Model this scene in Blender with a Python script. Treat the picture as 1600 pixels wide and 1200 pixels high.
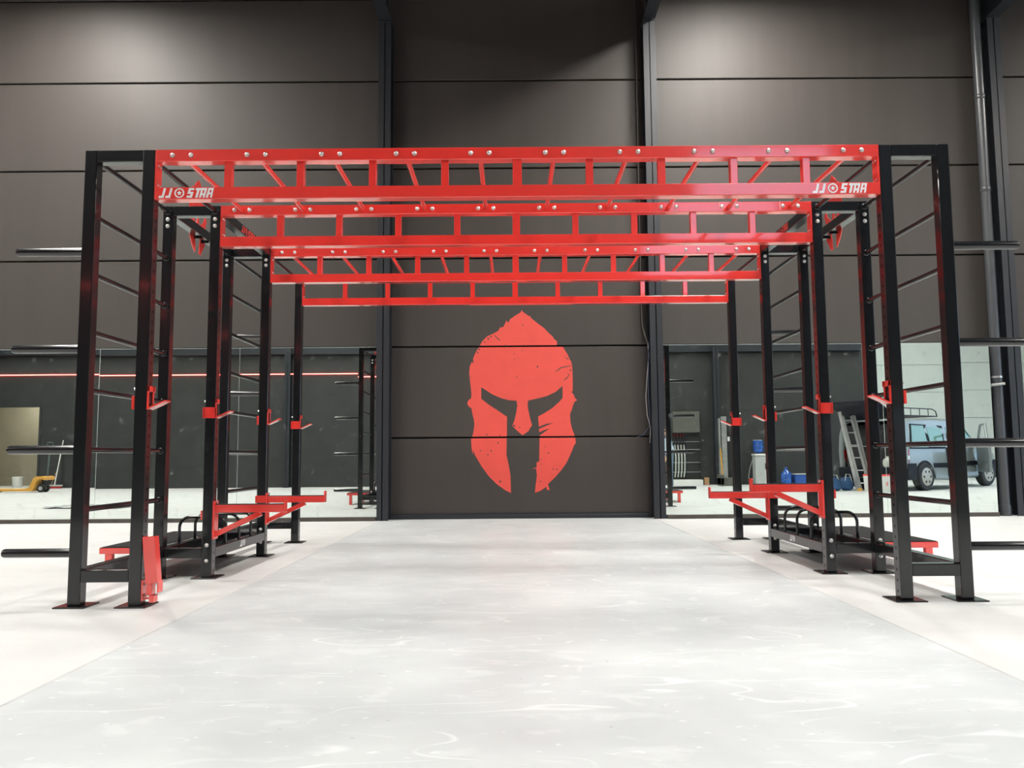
import bpy, bmesh, math, random
from mathutils import Vector, Matrix
from mathutils.geometry import tessellate_polygon

random.seed(7)
for o in list(bpy.data.objects):
    bpy.data.objects.remove(o)
SC = bpy.context.scene
COL = SC.collection

# ------------------------------------------------------------------ camera
F_PX, PITCH, ROLL, YAW = 1250.26, 0.0899, -0.0076, -0.0004
CAM = Vector((-0.0418, 0.0, 0.8209))


def cam_axis(x, y, z):
    c, s = math.cos(ROLL), math.sin(ROLL)
    x, z = c * x - s * z, s * x + c * z
    c, s = math.cos(PITCH), math.sin(PITCH)
    y, z = c * y - s * z, s * y + c * z
    c, s = math.cos(YAW), math.sin(YAW)
    x, y = c * x - s * y, s * x + c * y
    return Vector((x, y, z))


right, fwd, up = cam_axis(1, 0, 0), cam_axis(0, 1, 0), cam_axis(0, 0, 1)
cd = bpy.data.cameras.new('camera')
cd.sensor_fit = 'HORIZONTAL'
cd.sensor_width = 36.0
cd.lens = 36.0 * F_PX / 1600.0
cd.clip_end = 200
cam = bpy.data.objects.new('camera', cd)
COL.objects.link(cam)
cam.matrix_world = Matrix(((right.x, up.x, -fwd.x, CAM.x), (right.y, up.y, -fwd.y, CAM.y),
                           (right.z, up.z, -fwd.z, CAM.z), (0, 0, 0, 1)))
SC.camera = cam

# ------------------------------------------------------------------ world, exposure
w = bpy.data.worlds.new('World')
SC.world = w
w.use_nodes = True
bg = w.node_tree.nodes['Background']
bg.inputs[0].default_value = (0.55, 0.73, 1.0, 1)
bg.inputs[1].default_value = 3.4
SC.view_settings.view_transform = 'Standard'
SC.view_settings.look = 'None'
SC.view_settings.gamma = 1.0
SC.view_settings.use_curve_mapping = False
SC.view_settings.exposure = 0.14

LAMP_POWER = 430.0
LAMP_COL = (0.965, 0.99, 1.0)
LAMP_X = [(-13.2, 'above the pallet jack side'), (-6.0, 'above the left mirrors'), (3.1, 'above the right mirrors'), (10.8, 'above the van')]
# y, height, half width, half length, power factor, beam spread
LAMP_Y = [(8.75, 7.38, 0.25, 0.6, 0.60, 168, 'nearest the back wall'), (5.4, 7.5, 0.7, 1.2, 0.15, 125, 'in the middle row'), (0.6, 7.5, 0.7, 1.2, 0.26, 130, 'furthest from the back wall')]

# ------------------------------------------------------------------ dims
P = 0.072
XI, S = 2.1225, 0.411
XO = XI + S - P          # inner side of the outer post
YF = [4.552, 5.607, 6.799, 7.853]
HT = 2.6285
HB = 0.2996
MIR = 10.45              # mirror plane
WALL = 10.70             # back wall panel face
FRONT = -1.75            # dark wall behind the camera

# ------------------------------------------------------------------ materials
MATS = {}


def mat(name, col, rough=0.5, metal=0.0, noise=0.0, nscale=8.0, spec=0.5, bump=0.0, emit=None, estr=0.0,
        trans=0.0, stretch=(1, 1, 1), coat=0.0):
    m = bpy.data.materials.new(name)
    m.use_nodes = True
    nt = m.node_tree
    b = nt.nodes['Principled BSDF']
    b.inputs['Base Color'].default_value = (*col, 1)
    b.inputs['Roughness'].default_value = rough
    b.inputs['Metallic'].default_value = metal
    b.inputs['Specular IOR Level'].default_value = spec
    b.inputs['Coat Weight'].default_value = coat
    b.inputs['Coat Roughness'].default_value = 0.08
    b.inputs['Coat IOR'].default_value = 1.75 if coat == 1.0 else 1.6
    if trans:
        b.inputs['Transmission Weight'].default_value = trans
    if emit:
        b.inputs['Emission Color'].default_value = (*emit, 1)
        b.inputs['Emission Strength'].default_value = estr
    if noise or bump:
        tc = nt.nodes.new('ShaderNodeTexCoord')
        mp = nt.nodes.new('ShaderNodeMapping')
        mp.inputs['Scale'].default_value = stretch
        nz = nt.nodes.new('ShaderNodeTexNoise')
        nz.inputs['Scale'].default_value = nscale
        nz.inputs['Detail'].default_value = 6
        nt.links.new(tc.outputs['Object'], mp.inputs[0])
        nt.links.new(mp.outputs[0], nz.inputs['Vector'])
        if noise:
            r = nt.nodes.new('ShaderNodeValToRGB')
            r.color_ramp.elements[0].position = 0.3
            r.color_ramp.elements[1].position = 0.7
            r.color_ramp.elements[0].color = (*[c * (1 - noise) for c in col], 1)
            r.color_ramp.elements[1].color = (*[min(1, c * (1 + noise)) for c in col], 1)
            nt.links.new(nz.outputs[0], r.inputs[0])
            nt.links.new(r.outputs[0], b.inputs['Base Color'])
        if bump:
            bp = nt.nodes.new('ShaderNodeBump')
            bp.inputs['Strength'].default_value = bump
            bp.inputs['Distance'].default_value = 0.004
            nt.links.new(nz.outputs[0], bp.inputs['Height'])
            nt.links.new(bp.outputs[0], b.inputs['Normal'])
    MATS[name] = m
    return m


mat('black', (0.0065, 0.0075, 0.0092), 0.24, noise=0.05, nscale=14, spec=0.40, coat=0.4)
mat('black_rubber', (0.016, 0.017, 0.017), 0.6, noise=0.2, nscale=30)
mat('red', (0.84, 0.043, 0.033), 0.24, noise=0.04, nscale=6, spec=0.5, coat=1.0)
mat('steel', (0.72, 0.71, 0.69), 0.28, metal=0.85)
mat('white_vinyl', (0.86, 0.86, 0.88), 0.25, metal=0.1)
mat('logo_grey', (0.62, 0.62, 0.62), 0.4)
mat('wall_panel', (0.0455, 0.0395, 0.0350), 0.55, noise=0.06, nscale=2.2, bump=0.05, stretch=(2.5, 1, 0.25))
mat('wall_gap', (0.004, 0.004, 0.004), 0.8)
mat('dark_wall', (0.024, 0.0262, 0.0252), 0.6, noise=0.15, nscale=2.5, bump=0.05)
mat('column', (0.018, 0.0215, 0.027), 0.42, noise=0.10, nscale=3)
mat('ceiling', (0.035, 0.036, 0.038), 0.7, noise=0.1, nscale=2)
mat('mirror', (0.80, 0.87, 0.84), 0.0, metal=1.0)
mat('mirror_edge', (0.62, 0.70, 0.68), 0.35)
mat('rail_metal', (0.075, 0.066, 0.058), 0.38, metal=0.3, noise=0.15, nscale=10)
mat('mural_red', (0.70, 0.075, 0.056), 0.6, noise=0.04, nscale=5)
mat('crack', (0.060, 0.052, 0.048), 0.7)
mat('white_wall', (0.62, 0.66, 0.62), 0.6, noise=0.03, nscale=3)
mat('beige', (0.36, 0.33, 0.26), 0.7, noise=0.06, nscale=2)
mat('led', (0.9, 0.2, 0.2), 0.4, emit=(1.0, 0.10, 0.08), estr=16.0)
mat('lamp_glow', (1, 1, 1), 0.4, emit=(1.0, 0.93, 0.85), estr=20)
mat('lamp_body', (0.03, 0.03, 0.03), 0.4, metal=0.5)
mat('yellow', (0.62, 0.33, 0.06), 0.4, noise=0.08, nscale=8)
mat('tyre', (0.014, 0.015, 0.017), 0.7, noise=0.2, nscale=30)
mat('hubcap', (0.36, 0.33, 0.28), 0.35, metal=0.4)
mat('van_paint', (0.235, 0.268, 0.275), 0.3, metal=0.25, coat=0.3, noise=0.03, nscale=3)
mat('van_trim', (0.012, 0.014, 0.020), 0.6, noise=0.1, nscale=20, spec=0.15)
mat('van_glass', (0.10, 0.24, 0.19), 0.06, spec=0.8)
mat('tail_red', (0.35, 0.02, 0.02), 0.2)
mat('grey_steel', (0.33, 0.34, 0.33), 0.4, metal=0.5, noise=0.15, nscale=8)
mat('grey_panel', (0.085, 0.085, 0.073), 0.5, noise=0.08, nscale=4)
mat('water_blue', (0.02, 0.09, 0.36), 0.12, noise=0.2, nscale=9, spec=0.7)
mat('blue_plastic', (0.025, 0.085, 0.33), 0.4, noise=0.08, nscale=9)
mat('blue_cloth', (0.02, 0.07, 0.17), 0.8, noise=0.3, nscale=10, bump=0.4)
mat('white_plastic', (0.66, 0.67, 0.65), 0.35, noise=0.03, nscale=6)
mat('light_grey', (0.42, 0.44, 0.43), 0.45, noise=0.05, nscale=5)
mat('cardboard', (0.42, 0.24, 0.12), 0.8, noise=0.12, nscale=9)
mat('pale_tube', (0.52, 0.55, 0.50), 0.4, noise=0.1, nscale=9)
mat('aluminium', (0.55, 0.56, 0.56), 0.32, metal=0.7, noise=0.08, nscale=9)
mat('cable_black', (0.012, 0.012, 0.014), 0.5)
mat('cable_blue', (0.10, 0.16, 0.26), 0.5)
mat('skin', (0.52, 0.31, 0.22), 0.5, noise=0.05, nscale=9)
mat('hair', (0.02, 0.014, 0.01), 0.6)
mat('shirt', (0.45, 0.56, 0.66), 0.8, noise=0.1, nscale=12, bump=0.3)
mat('jeans', (0.11, 0.16, 0.22), 0.85, noise=0.15, nscale=20, bump=0.3)
mat('wood', (0.32, 0.20, 0.10), 0.6, noise=0.25, nscale=5, stretch=(1, 1, 8))
mat('asphalt', (0.18, 0.18, 0.18), 0.9, noise=0.2, nscale=12)
mat('pipe', (0.055, 0.06, 0.066), 0.3, noise=0.08, nscale=4)
mat('film', (0.7, 0.72, 0.72), 0.15, noise=0.05, nscale=8)
mat('green_plastic', (0.07, 0.10, 0.10), 0.5, noise=0.1)


def smudged_mirror():
    m = MATS['mirror']
    nt = m.node_tree
    b = nt.nodes['Principled BSDF']
    tc = nt.nodes.new('ShaderNodeTexCoord')
    n1 = nt.nodes.new('ShaderNodeTexNoise')
    n1.inputs['Scale'].default_value = 9.0
    n1.inputs['Detail'].default_value = 8
    n1.inputs['Roughness'].default_value = 0.65
    nt.links.new(tc.outputs['Object'], n1.inputs['Vector'])
    r = nt.nodes.new('ShaderNodeValToRGB')
    r.color_ramp.elements[0].position = 0.58
    r.color_ramp.elements[1].position = 0.74
    r.color_ramp.elements[0].color = (0, 0, 0, 1)
    r.color_ramp.elements[1].color = (0.16, 0.16, 0.16, 1)
    nt.links.new(n1.outputs[0], r.inputs[0])
    df = nt.nodes.new('ShaderNodeBsdfDiffuse')
    df.inputs[0].default_value = (0.55, 0.62, 0.60, 1)
    mx = nt.nodes.new('ShaderNodeMixShader')
    nt.links.new(r.outputs[0], mx.inputs[0])
    nt.links.new(b.outputs[0], mx.inputs[1])
    nt.links.new(df.outputs[0], mx.inputs[2])
    nt.links.new(mx.outputs[0], nt.nodes['Material Output'].inputs[0])


smudged_mirror()


def pane_glass():
    m = bpy.data.materials.new('pane_glass')
    m.use_nodes = True
    nt = m.node_tree
    nt.nodes.remove(nt.nodes['Principled BSDF'])
    tr = nt.nodes.new('ShaderNodeBsdfTransparent')
    tr.inputs[0].default_value = (0.93, 0.96, 0.95, 1)
    gl = nt.nodes.new('ShaderNodeBsdfGlossy')
    gl.inputs['Roughness'].default_value = 0.02
    mx = nt.nodes.new('ShaderNodeMixShader')
    fr = nt.nodes.new('ShaderNodeFresnel')
    nt.links.new(fr.outputs[0], mx.inputs[0])
    nt.links.new(tr.outputs[0], mx.inputs[1])
    nt.links.new(gl.outputs[0], mx.inputs[2])
    nt.links.new(mx.outputs[0], nt.nodes['Material Output'].inputs[0])
    MATS['pane_glass'] = m


pane_glass()


def perforated():
    m = MATS['black'].copy()
    m.name = 'black_perforated'
    nt = m.node_tree
    b = nt.nodes['Principled BSDF']
    tc = nt.nodes.new('ShaderNodeTexCoord')
    sp = nt.nodes.new('ShaderNodeSeparateXYZ')
    nt.links.new(tc.outputs['Object'], sp.inputs[0])

    def math_(op, a, bb=None):
        n = nt.nodes.new('ShaderNodeMath')
        n.operation = op
        for i, v in enumerate((a, bb)):
            if v is None:
                continue
            if isinstance(v, (int, float)):
                n.inputs[i].default_value = v
            else:
                nt.links.new(v, n.inputs[i])
        return n.outputs[0]
    dz = math_('SUBTRACT', math_('MODULO', math_('ADD', sp.outputs[2], 10.0), 0.06), 0.03)
    d2 = math_('ADD', math_('MULTIPLY', dz, dz), math_('MULTIPLY', sp.outputs[1], sp.outputs[1]))
    dot = math_('LESS_THAN', d2, 0.0088 ** 2)
    g = nt.nodes.new('ShaderNodeSeparateXYZ')
    nt.links.new(tc.outputs['Normal'], g.inputs[0])
    side = math_('GREATER_THAN', math_('ABSOLUTE', g.outputs[0]), 0.7)
    fac = math_('MULTIPLY', dot, side)
    old = b.inputs['Base Color'].links[0].from_socket
    mx = nt.nodes.new('ShaderNodeMix')
    mx.data_type = 'RGBA'
    nt.links.new(fac, mx.inputs[0])
    nt.links.new(old, mx.inputs[6])
    mx.inputs[7].default_value = (0.001, 0.001, 0.001, 1)
    nt.links.new(mx.outputs[2], b.inputs['Base Color'])
    inv = math_('SUBTRACT', 0.5, math_('MULTIPLY', fac, 0.5))
    nt.links.new(inv, b.inputs['Specular IOR Level'])
    MATS['black_perforated'] = m


perforated()


def concrete(name, base, light, dark, marks):
    m = bpy.data.materials.new(name)
    m.use_nodes = True
    nt = m.node_tree
    b = nt.nodes['Principled BSDF']
    b.inputs['Roughness'].default_value = 0.42
    b.inputs['Specular IOR Level'].default_value = 0.35
    tc = nt.nodes.new('ShaderNodeTexCoord')

    def noise(scale, stretch, detail=6, rot=0.0, dist=0.0):
        mp = nt.nodes.new('ShaderNodeMapping')
        mp.inputs['Scale'].default_value = stretch
        mp.inputs['Rotation'].default_value = (0, 0, rot)
        nz = nt.nodes.new('ShaderNodeTexNoise')
        nz.inputs['Scale'].default_value = scale
        nz.inputs['Detail'].default_value = detail
        nz.inputs['Distortion'].default_value = dist
        nt.links.new(tc.outputs['Object'], mp.inputs[0])
        nt.links.new(mp.outputs[0], nz.inputs['Vector'])
        return nz.outputs[0]

    def ramp(src, p0, p1, c0, c1):
        r = nt.nodes.new('ShaderNodeValToRGB')
        r.color_ramp.elements[0].position = p0
        r.color_ramp.elements[1].position = p1
        r.color_ramp.elements[0].color = (*c0, 1)
        r.color_ramp.elements[1].color = (*c1, 1)
        nt.links.new(src, r.inputs[0])
        return r.outputs[0]

    def mix(fac, a, bb):
        mx = nt.nodes.new('ShaderNodeMix')
        mx.data_type = 'RGBA'
        nt.links.new(fac, mx.inputs[0])
        nt.links.new(a, mx.inputs[6])
        if isinstance(bb, tuple):
            mx.inputs[7].default_value = (*bb, 1)
        else:
            nt.links.new(bb, mx.inputs[7])
        return mx.outputs[2]
    c = ramp(noise(1.7, (1, 1, 1), 12, 0, 0.5), 0.30, 0.66, dark, base)
    if marks:
        f1 = ramp(noise(4.0, (1.0, 2.2, 1), 10, 0.25, 0.5), 0.57, 0.66, (0, 0, 0), (0.32,) * 3)
        c = mix(f1, c, light)
        f2 = ramp(noise(13.0, (1.0, 1.8, 1), 5, -0.3, 0.3), 0.66, 0.70, (0, 0, 0), (0.7,) * 3)
        c = mix(f2, c, light)
        # long thin scratches: narrow band around the mid level of a stretched noise
        for rot, sc in ((0.9, 1.4), (-0.5, 1.1), (0.2, 0.9)):
            n = noise(sc, (0.5, 1.6, 1), 2, rot, 0.2)
            ab = nt.nodes.new('ShaderNodeMath')
            ab.operation = 'SUBTRACT'
            ab.inputs[1].default_value = 0.5
            nt.links.new(n, ab.inputs[0])
            a2 = nt.nodes.new('ShaderNodeMath')
            a2.operation = 'ABSOLUTE'
            nt.links.new(ab.outputs[0], a2.inputs[0])
            f = ramp(a2.outputs[0], 0.0005, 0.0018, (0.9,) * 3, (0, 0, 0))
            brk = ramp(noise(2.1, (1, 1, 1), 2, rot), 0.48, 0.56, (0, 0, 0), (1,) * 3)
            mu = nt.nodes.new('ShaderNodeMath')
            mu.operation = 'MULTIPLY'
            nt.links.new(f, mu.inputs[0])
            nt.links.new(brk, mu.inputs[1])
            c = mix(mu.outputs[0], c, light)
    f3 = ramp(noise(26.0, (1, 1, 1), 2), 0.735, 0.755, (0, 0, 0), (0.5,) * 3)
    c = mix(f3, c, tuple(x * 0.62 for x in dark))
    nt.links.new(c, b.inputs['Base Color'])
    rr = ramp(noise(3.0, (1, 2, 1), 6), 0.3, 0.7, (0.36,) * 3, (0.55,) * 3)
    nt.links.new(rr, b.inputs['Roughness'])
    MATS[name] = m


concrete('slab_mid', (0.530, 0.565, 0.570), (0.67, 0.70, 0.70), (0.455, 0.488, 0.496), True)
concrete('slab_side', (0.60, 0.615, 0.605), (0.70, 0.71, 0.70), (0.555, 0.568, 0.56), False)

# ------------------------------------------------------------------ mesh helpers


class MB:
    """collects primitives into one mesh"""

    def __init__(self):
        self.bm = bmesh.new()

    def box(self, x0, x1, y0, y1, z0, z1, r=0.0, seg=2):
        t = bmesh.new()
        bmesh.ops.create_cube(t, size=1.0)
        for v in t.verts:
            v.co = Vector(((x0 + x1) / 2 + v.co.x * abs(x1 - x0), (y0 + y1) / 2 + v.co.y * abs(y1 - y0),
                           (z0 + z1) / 2 + v.co.z * abs(z1 - z0)))
        if r:
            bmesh.ops.bevel(t, geom=t.edges[:], offset=r, segments=seg, affect='EDGES', profile=0.5)
        self._merge(t)
        return self

    def obox(self, a, b, wx, wz, r=0.0, upv=(0, 0, 1)):
        """box from point a to point b, wx wide sideways, wz thick along up"""
        a, b = Vector(a), Vector(b)
        d = b - a
        L = d.length
        d.normalize()
        sx = d.cross(Vector(upv))
        if sx.length < 1e-5:
            sx = Vector((1, 0, 0))
        sx.normalize()
        uz = sx.cross(d)
        t = bmesh.new()
        bmesh.ops.create_cube(t, size=1.0)
        m = a + d * L / 2
        for v in t.verts:
            v.co = m + d * v.co.y * L + sx * v.co.x * wx + uz * v.co.z * wz
        if r:
            bmesh.ops.bevel(t, geom=t.edges[:], offset=r, segments=2, affect='EDGES', profile=0.5)
        self._merge(t)
        return self

    def cyl(self, a, b, r0, r1=None, n=16, bev=0.0):
        a, b = Vector(a), Vector(b)
        d = b - a
        r1 = r0 if r1 is None else r1
        t = bmesh.new()
        bmesh.ops.create_cone(t, cap_ends=True, segments=n, radius1=r0, radius2=r1, depth=d.length)
        if bev:
            e = [e for e in t.edges if abs(e.verts[0].co.z - e.verts[1].co.z) < 1e-6]
            bmesh.ops.bevel(t, geom=e, offset=bev, segments=2, affect='EDGES', profile=0.5)
        q = Vector((0, 0, 1)).rotation_difference(d.normalized())
        mt = Matrix.Translation((a + b) / 2) @ q.to_matrix().to_4x4()
        bmesh.ops.transform(t, matrix=mt, verts=t.verts)
        self._merge(t)
        return self

    def lathe(self, prof, c=(0, 0, 0), axis=(0, 0, 1), n=20):
        """prof: list of (radius, height)"""
        q = Vector((0, 0, 1)).rotation_difference(Vector(axis).normalized()).to_matrix()
        c = Vector(c)
        rings = []
        for r, h in prof:
            rings.append([self.bm.verts.new(c + q @ Vector((r * math.cos(2 * math.pi * k / n),
                                                            r * math.sin(2 * math.pi * k / n), h))) for k in range(n)])
        for i in range(len(rings) - 1):
            for k in range(n):
                self.bm.faces.new((rings[i][k], rings[i][(k + 1) % n], rings[i + 1][(k + 1) % n], rings[i + 1][k]))
        self.bm.faces.new(list(reversed(rings[0])))
        self.bm.faces.new(rings[-1])
        return self

    def tube(self, pts, r, n=10, closed=False):
        pts = [Vector(p) for p in pts]
        rings = []
        m = len(pts)
        prev = None
        for i, p in enumerate(pts):
            a = pts[i - 1] if (i > 0 or closed) else pts[i]
            b = pts[(i + 1) % m] if (i < m - 1 or closed) else pts[i]
            d = (b - a).normalized()
            if prev is None:
                prev = d.orthogonal().normalized()
            sx = (prev - d * prev.dot(d)).normalized()
            prev = sx
            sy = d.cross(sx)
            rr = r[i] if isinstance(r, (list, tuple)) else r
            rings.append([self.bm.verts.new(p + sx * rr * math.cos(2 * math.pi * k / n) + sy * rr * math.sin(2 * math.pi * k / n))
                          for k in range(n)])
        rng = m if closed else m - 1
        for i in range(rng):
            A, B = rings[i], rings[(i + 1) % m]
            for k in range(n):
                self.bm.faces.new((A[k], A[(k + 1) % n], B[(k + 1) % n], B[k]))
        if not closed:
            self.bm.faces.new(list(reversed(rings[0])))
            self.bm.faces.new(rings[-1])
        return self

    def prism(self, poly, o, ux, uy, depth):
        """polygon (2D, may be concave) in plane o + a*ux + b*uy, extruded by depth along ux x uy"""
        o, ux, uy = Vector(o), Vector(ux), Vector(uy)
        nz = ux.cross(uy).normalized() * depth
        n = len(poly)
        va = [self.bm.verts.new(o + ux * a + uy * b) for a, b in poly]
        vb = [self.bm.verts.new(v.co + nz) for v in va]
        for t in tessellate_polygon([[Vector((a, b, 0)) for a, b in poly]]):
            for vs in (va, vb):
                try:
                    self.bm.faces.new([vs[i] for i in t])
                except ValueError:
                    pass
        for i in range(n):
            self.bm.faces.new((va[i], va[(i + 1) % n], vb[(i + 1) % n], vb[i]))
        return self

    def _merge(self, t):
        vm = {v: self.bm.verts.new(v.co) for v in t.verts}
        for f in t.faces:
            self.bm.faces.new([vm[v] for v in f.verts])
        t.free()

    def mesh(self, name, off=(0, 0, 0), smooth=False):
        off = Vector(off)
        for v in self.bm.verts:
            v.co -= off
        bmesh.ops.recalc_face_normals(self.bm, faces=self.bm.faces[:])
        me = bpy.data.meshes.new(name)
        self.bm.to_mesh(me)
        self.bm.free()
        if smooth:
            me.shade_smooth()
            try:
                me.set_sharp_from_angle(angle=math.radians(38))
            except Exception:
                pass
        return me


WPOS = {}


def wp(o):
    return WPOS.get(o, Vector((0, 0, 0))) if o is not None else Vector((0, 0, 0))


def tag(o, label=None, cat=None, group=None, kind=None):
    if label:
        o['label'] = label
    if cat:
        o['category'] = cat
    if group:
        o['group'] = group
    if kind:
        o['kind'] = kind
    return o


def thing(name, loc, label, cat, group=None, rot=None):
    o = bpy.data.objects.new(name, None)
    o.empty_display_size = 0.1
    COL.objects.link(o)
    o.location = loc
    if rot:
        o.rotation_euler = rot
    WPOS[o] = Vector(loc)
    return tag(o, label, cat, group)


def put(name, mb, m, parent=None, smooth=False):
    """mesh given in world coordinates"""
    off = wp(parent)
    me = mb.mesh(name, off, smooth)
    me.materials.append(MATS[m])
    o = bpy.data.objects.new(name, me)
    COL.objects.link(o)
    o.parent = parent
    WPOS[o] = Vector(off)
    return o


def inst(name, me, pos, parent=None, rot=None, scale=None):
    """share mesh data, pos in world coordinates"""
    o = bpy.data.objects.new(name, me)
    COL.objects.link(o)
    o.parent = parent
    o.location = Vector(pos) - wp(parent)
    if rot:
        o.rotation_euler = rot
    if scale:
        o.scale = scale
    WPOS[o] = Vector(pos)
    return o


def loc_put(name, mb, m, parent, smooth=False):
    """mesh given in the parent's local coordinates (for turned things)"""
    me = mb.mesh(name, (0, 0, 0), smooth)
    me.materials.append(MATS[m])
    o = bpy.data.objects.new(name, me)
    COL.objects.link(o)
    o.parent = parent
    return o


def sharedmesh(name, mb, m, smooth=False):
    me = mb.mesh(name, (0, 0, 0), smooth)
    me.materials.append(MATS[m])
    return me


# =================================================================== SETTING
XL, XR = -17.0, 17.0
floor = put('floor', MB().box(XL, XR, -4.2, 10.9, -0.2, -0.015), 'wall_gap')
tag(floor, 'pale concrete hall floor cut by two long joints', None, None, 'structure')
put('floor_slab', MB().box(XL, -1.765, -4.2, 10.9, -0.015, 0, 0.004, 1), 'slab_side', floor)
put('floor_slab', MB().box(-1.759, 1.788, -4.2, 10.9, -0.015, 0, 0.004, 1), 'slab_mid', floor)
put('floor_slab', MB().box(1.794, XR, -4.2, 10.9, -0.015, 0, 0.004, 1), 'slab_side', floor)

wall_back = put('wall_back', MB().box(XL, XR, 10.745, 10.9, 0, 8.2), 'wall_gap')
tag(wall_back, 'anthracite back wall of wide horizontal panels', None, None, 'structure')
JZ = [0.0, 1.072, 2.296, 3.508, 4.768, 6.022, 7.22, 8.19]
BAYS = [(XL, -1.745), (-1.735, 1.872), (1.882, 6.57), (6.58, XR)]
for i in range(len(JZ) - 1):
    for a, b in BAYS:
        put('wall_panel', MB().box(a, b, WALL, 10.75, JZ[i] + (0.05 if i == 0 else 0.011), JZ[i + 1] - 0.011, 0.006, 1),
            'wall_panel', wall_back)
tr = put('baseboard_back', MB().box(-1.66, 1.79, 10.655, 10.70, 0, 0.055, 0.006).box(-1.66, 1.79, 10.685, 10.70, 0.055, 0.075), 'column')
tag(tr, 'dark low skirting under the helmet wall', None, None, 'structure')

ceil = put('ceiling', MB().box(XL, XR, -4.2, 10.9, 8.2, 8.35), 'ceiling')
tag(ceil, None, None, None, 'structure')

# wall behind the camera: dark, with a doorway at its far end and a pale recess with the van
DX0, DX1, DZ = -15.0, -13.42, 2.29
WX0, WX1, WZ0, WZ1 = 2.5, 4.5, 4.22, 5.2
wf = put('wall_front', MB().box(XL, DX0, FRONT - 0.2, FRONT, 0, 8.2).box(DX1, WX0, FRONT - 0.2, FRONT, 0, 8.2)
         .box(WX1, 9.95, FRONT - 0.2, FRONT, 0, 8.2).box(WX0, WX1, FRONT - 0.2, FRONT, 0, WZ0).box(WX0, WX1, FRONT - 0.2, FRONT, WZ1, 8.2)
         .box(DX0, DX1, FRONT - 0.2, FRONT, DZ, 8.2), 'dark_wall')
tag(wf, None, None, None, 'structure')
wr = put('wall_recess', MB().box(9.95, XR, -4.2, -3.95, 0, 8.2), 'white_wall')
tag(wr, None, None, None, 'structure')
for k in range(7):
    put('wall_panel', MB().box(9.96, XR, -3.96, -3.9, 0.13 + k * 0.86, 0.98 + k * 0.86, 0.008, 1), 'white_wall', wr)
b = put('baseboard_recess', MB().box(9.96, XR, -3.95, -3.88, 0, 0.12, 0.005), 'column')
tag(b, None, None, None, 'structure')
wj = put('wall_return', MB().box(9.85, 9.95, -4.2, FRONT - 0.2, 0, 8.2), 'white_wall')
tag(wj, None, None, None, 'structure')
wl = put('wall_left', MB().box(XL - 0.2, XL, -4.2, 10.9, 0, 8.2), 'dark_wall')
tag(wl, None, None, None, 'structure')
# right wall with the wide opening that lets the daylight in
wrt = put('wall_right', MB().box(XR, XR + 0.25, -4.2, 0.5, 0, 8.2).box(XR, XR + 0.25, 6.5, 10.9, 0, 8.2)
          .box(XR, XR + 0.25, 0.5, 6.5, 4.6, 8.2), 'white_wall')
tag(wrt, None, None, None, 'structure')
gr = put('ground_outside', MB().box(XR + 0.25, XR + 40, -25, 30, -0.2, -0.02), 'asphalt')
tag(gr, None, None, None, 'structure')
# beige side room behind the doorway
rm = put('wall_side_room', MB().box(-16.5, -12.2, -4.2, -4.1, 0, 3.2).box(-16.6, -16.5, -4.2, FRONT - 0.2, 0, 3.2)
         .box(-12.3, -12.2, -4.2, FRONT - 0.2, 0, 3.2).box(-16.6, -12.2, -4.2, FRONT - 0.2, 3.2, 3.3), 'beige')
tag(rm, None, None, None, 'structure')
dt = put('trim_1', MB().box(DX1, DX1 + 0.06, FRONT - 0.01, FRONT + 0.02, 0, DZ + 0.06).box(DX0 - 0.06, DX0, FRONT - 0.01, FRONT + 0.02, 0, DZ + 0.06)
         .box(DX0, DX1, FRONT - 0.01, FRONT + 0.02, DZ, DZ + 0.06), 'dark_wall')
tag(dt, None, None, None, 'structure')
bm_ = put('trim_2', MB().box(XL, 9.9, FRONT, FRONT + 0.12, 3.75, 4.15, 0.01), 'column')
tag(bm_, None, None, None, 'structure')


# high window behind the camera
wn = put('window_1', MB().box(WX0, WX1, FRONT - 0.13, FRONT - 0.07, WZ0, WZ0 + 0.05).box(WX0, WX1, FRONT - 0.13, FRONT - 0.07, WZ1 - 0.05, WZ1)
         .box(WX0, WX0 + 0.05, FRONT - 0.13, FRONT - 0.07, WZ0 + 0.05, WZ1 - 0.05).box(WX1 - 0.05, WX1, FRONT - 0.13, FRONT - 0.07, WZ0 + 0.05, WZ1 - 0.05), 'column')
tag(wn, None, None, None, 'structure')
put('pane', MB().box(WX0 + 0.05, WX1 - 0.05, FRONT - 0.104, FRONT - 0.098, WZ0 + 0.05, WZ1 - 0.05), 'pane_glass', wn)


# steel columns with roof beams
def column(x, y0, ydir, label, beam=True):
    t = thing('steel_column', (x, y0, 0), label, 'column')
    hw = 0.084
    d = 0.235
    m = MB()
    ya, yb = y0, y0 + ydir * d
    m.box(x - hw, x + hw, min(ya, ya + ydir * 0.014), max(ya, ya + ydir * 0.014), 0, 6.74)
    m.box(x - 0.006, x + 0.006, min(ya, yb), max(ya, yb), 0, 6.74)
    m.box(x - hw, x + hw, min(yb, yb - ydir * 0.014), max(yb, yb - ydir * 0.014), 0, 6.74)
    put('shaft', m, 'column', t)
    put('cap_plate', MB().box(x - hw - 0.004, x + hw + 0.004, min(ya - ydir * 0.01, yb), max(ya - ydir * 0.01, yb), 6.74, 6.765), 'column', t)
    if beam:
        r = MB()
        e = -1.55
        r.box(x - hw, x + hw, e, 10.68, 6.765, 6.78).box(x - 0.006, x + 0.006, e, 10.68, 6.78, 7.28).box(x - hw, x + hw, e, 10.68, 7.28, 7.295)
        put('roof_beam', r, 'column', t)
    return t


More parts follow.
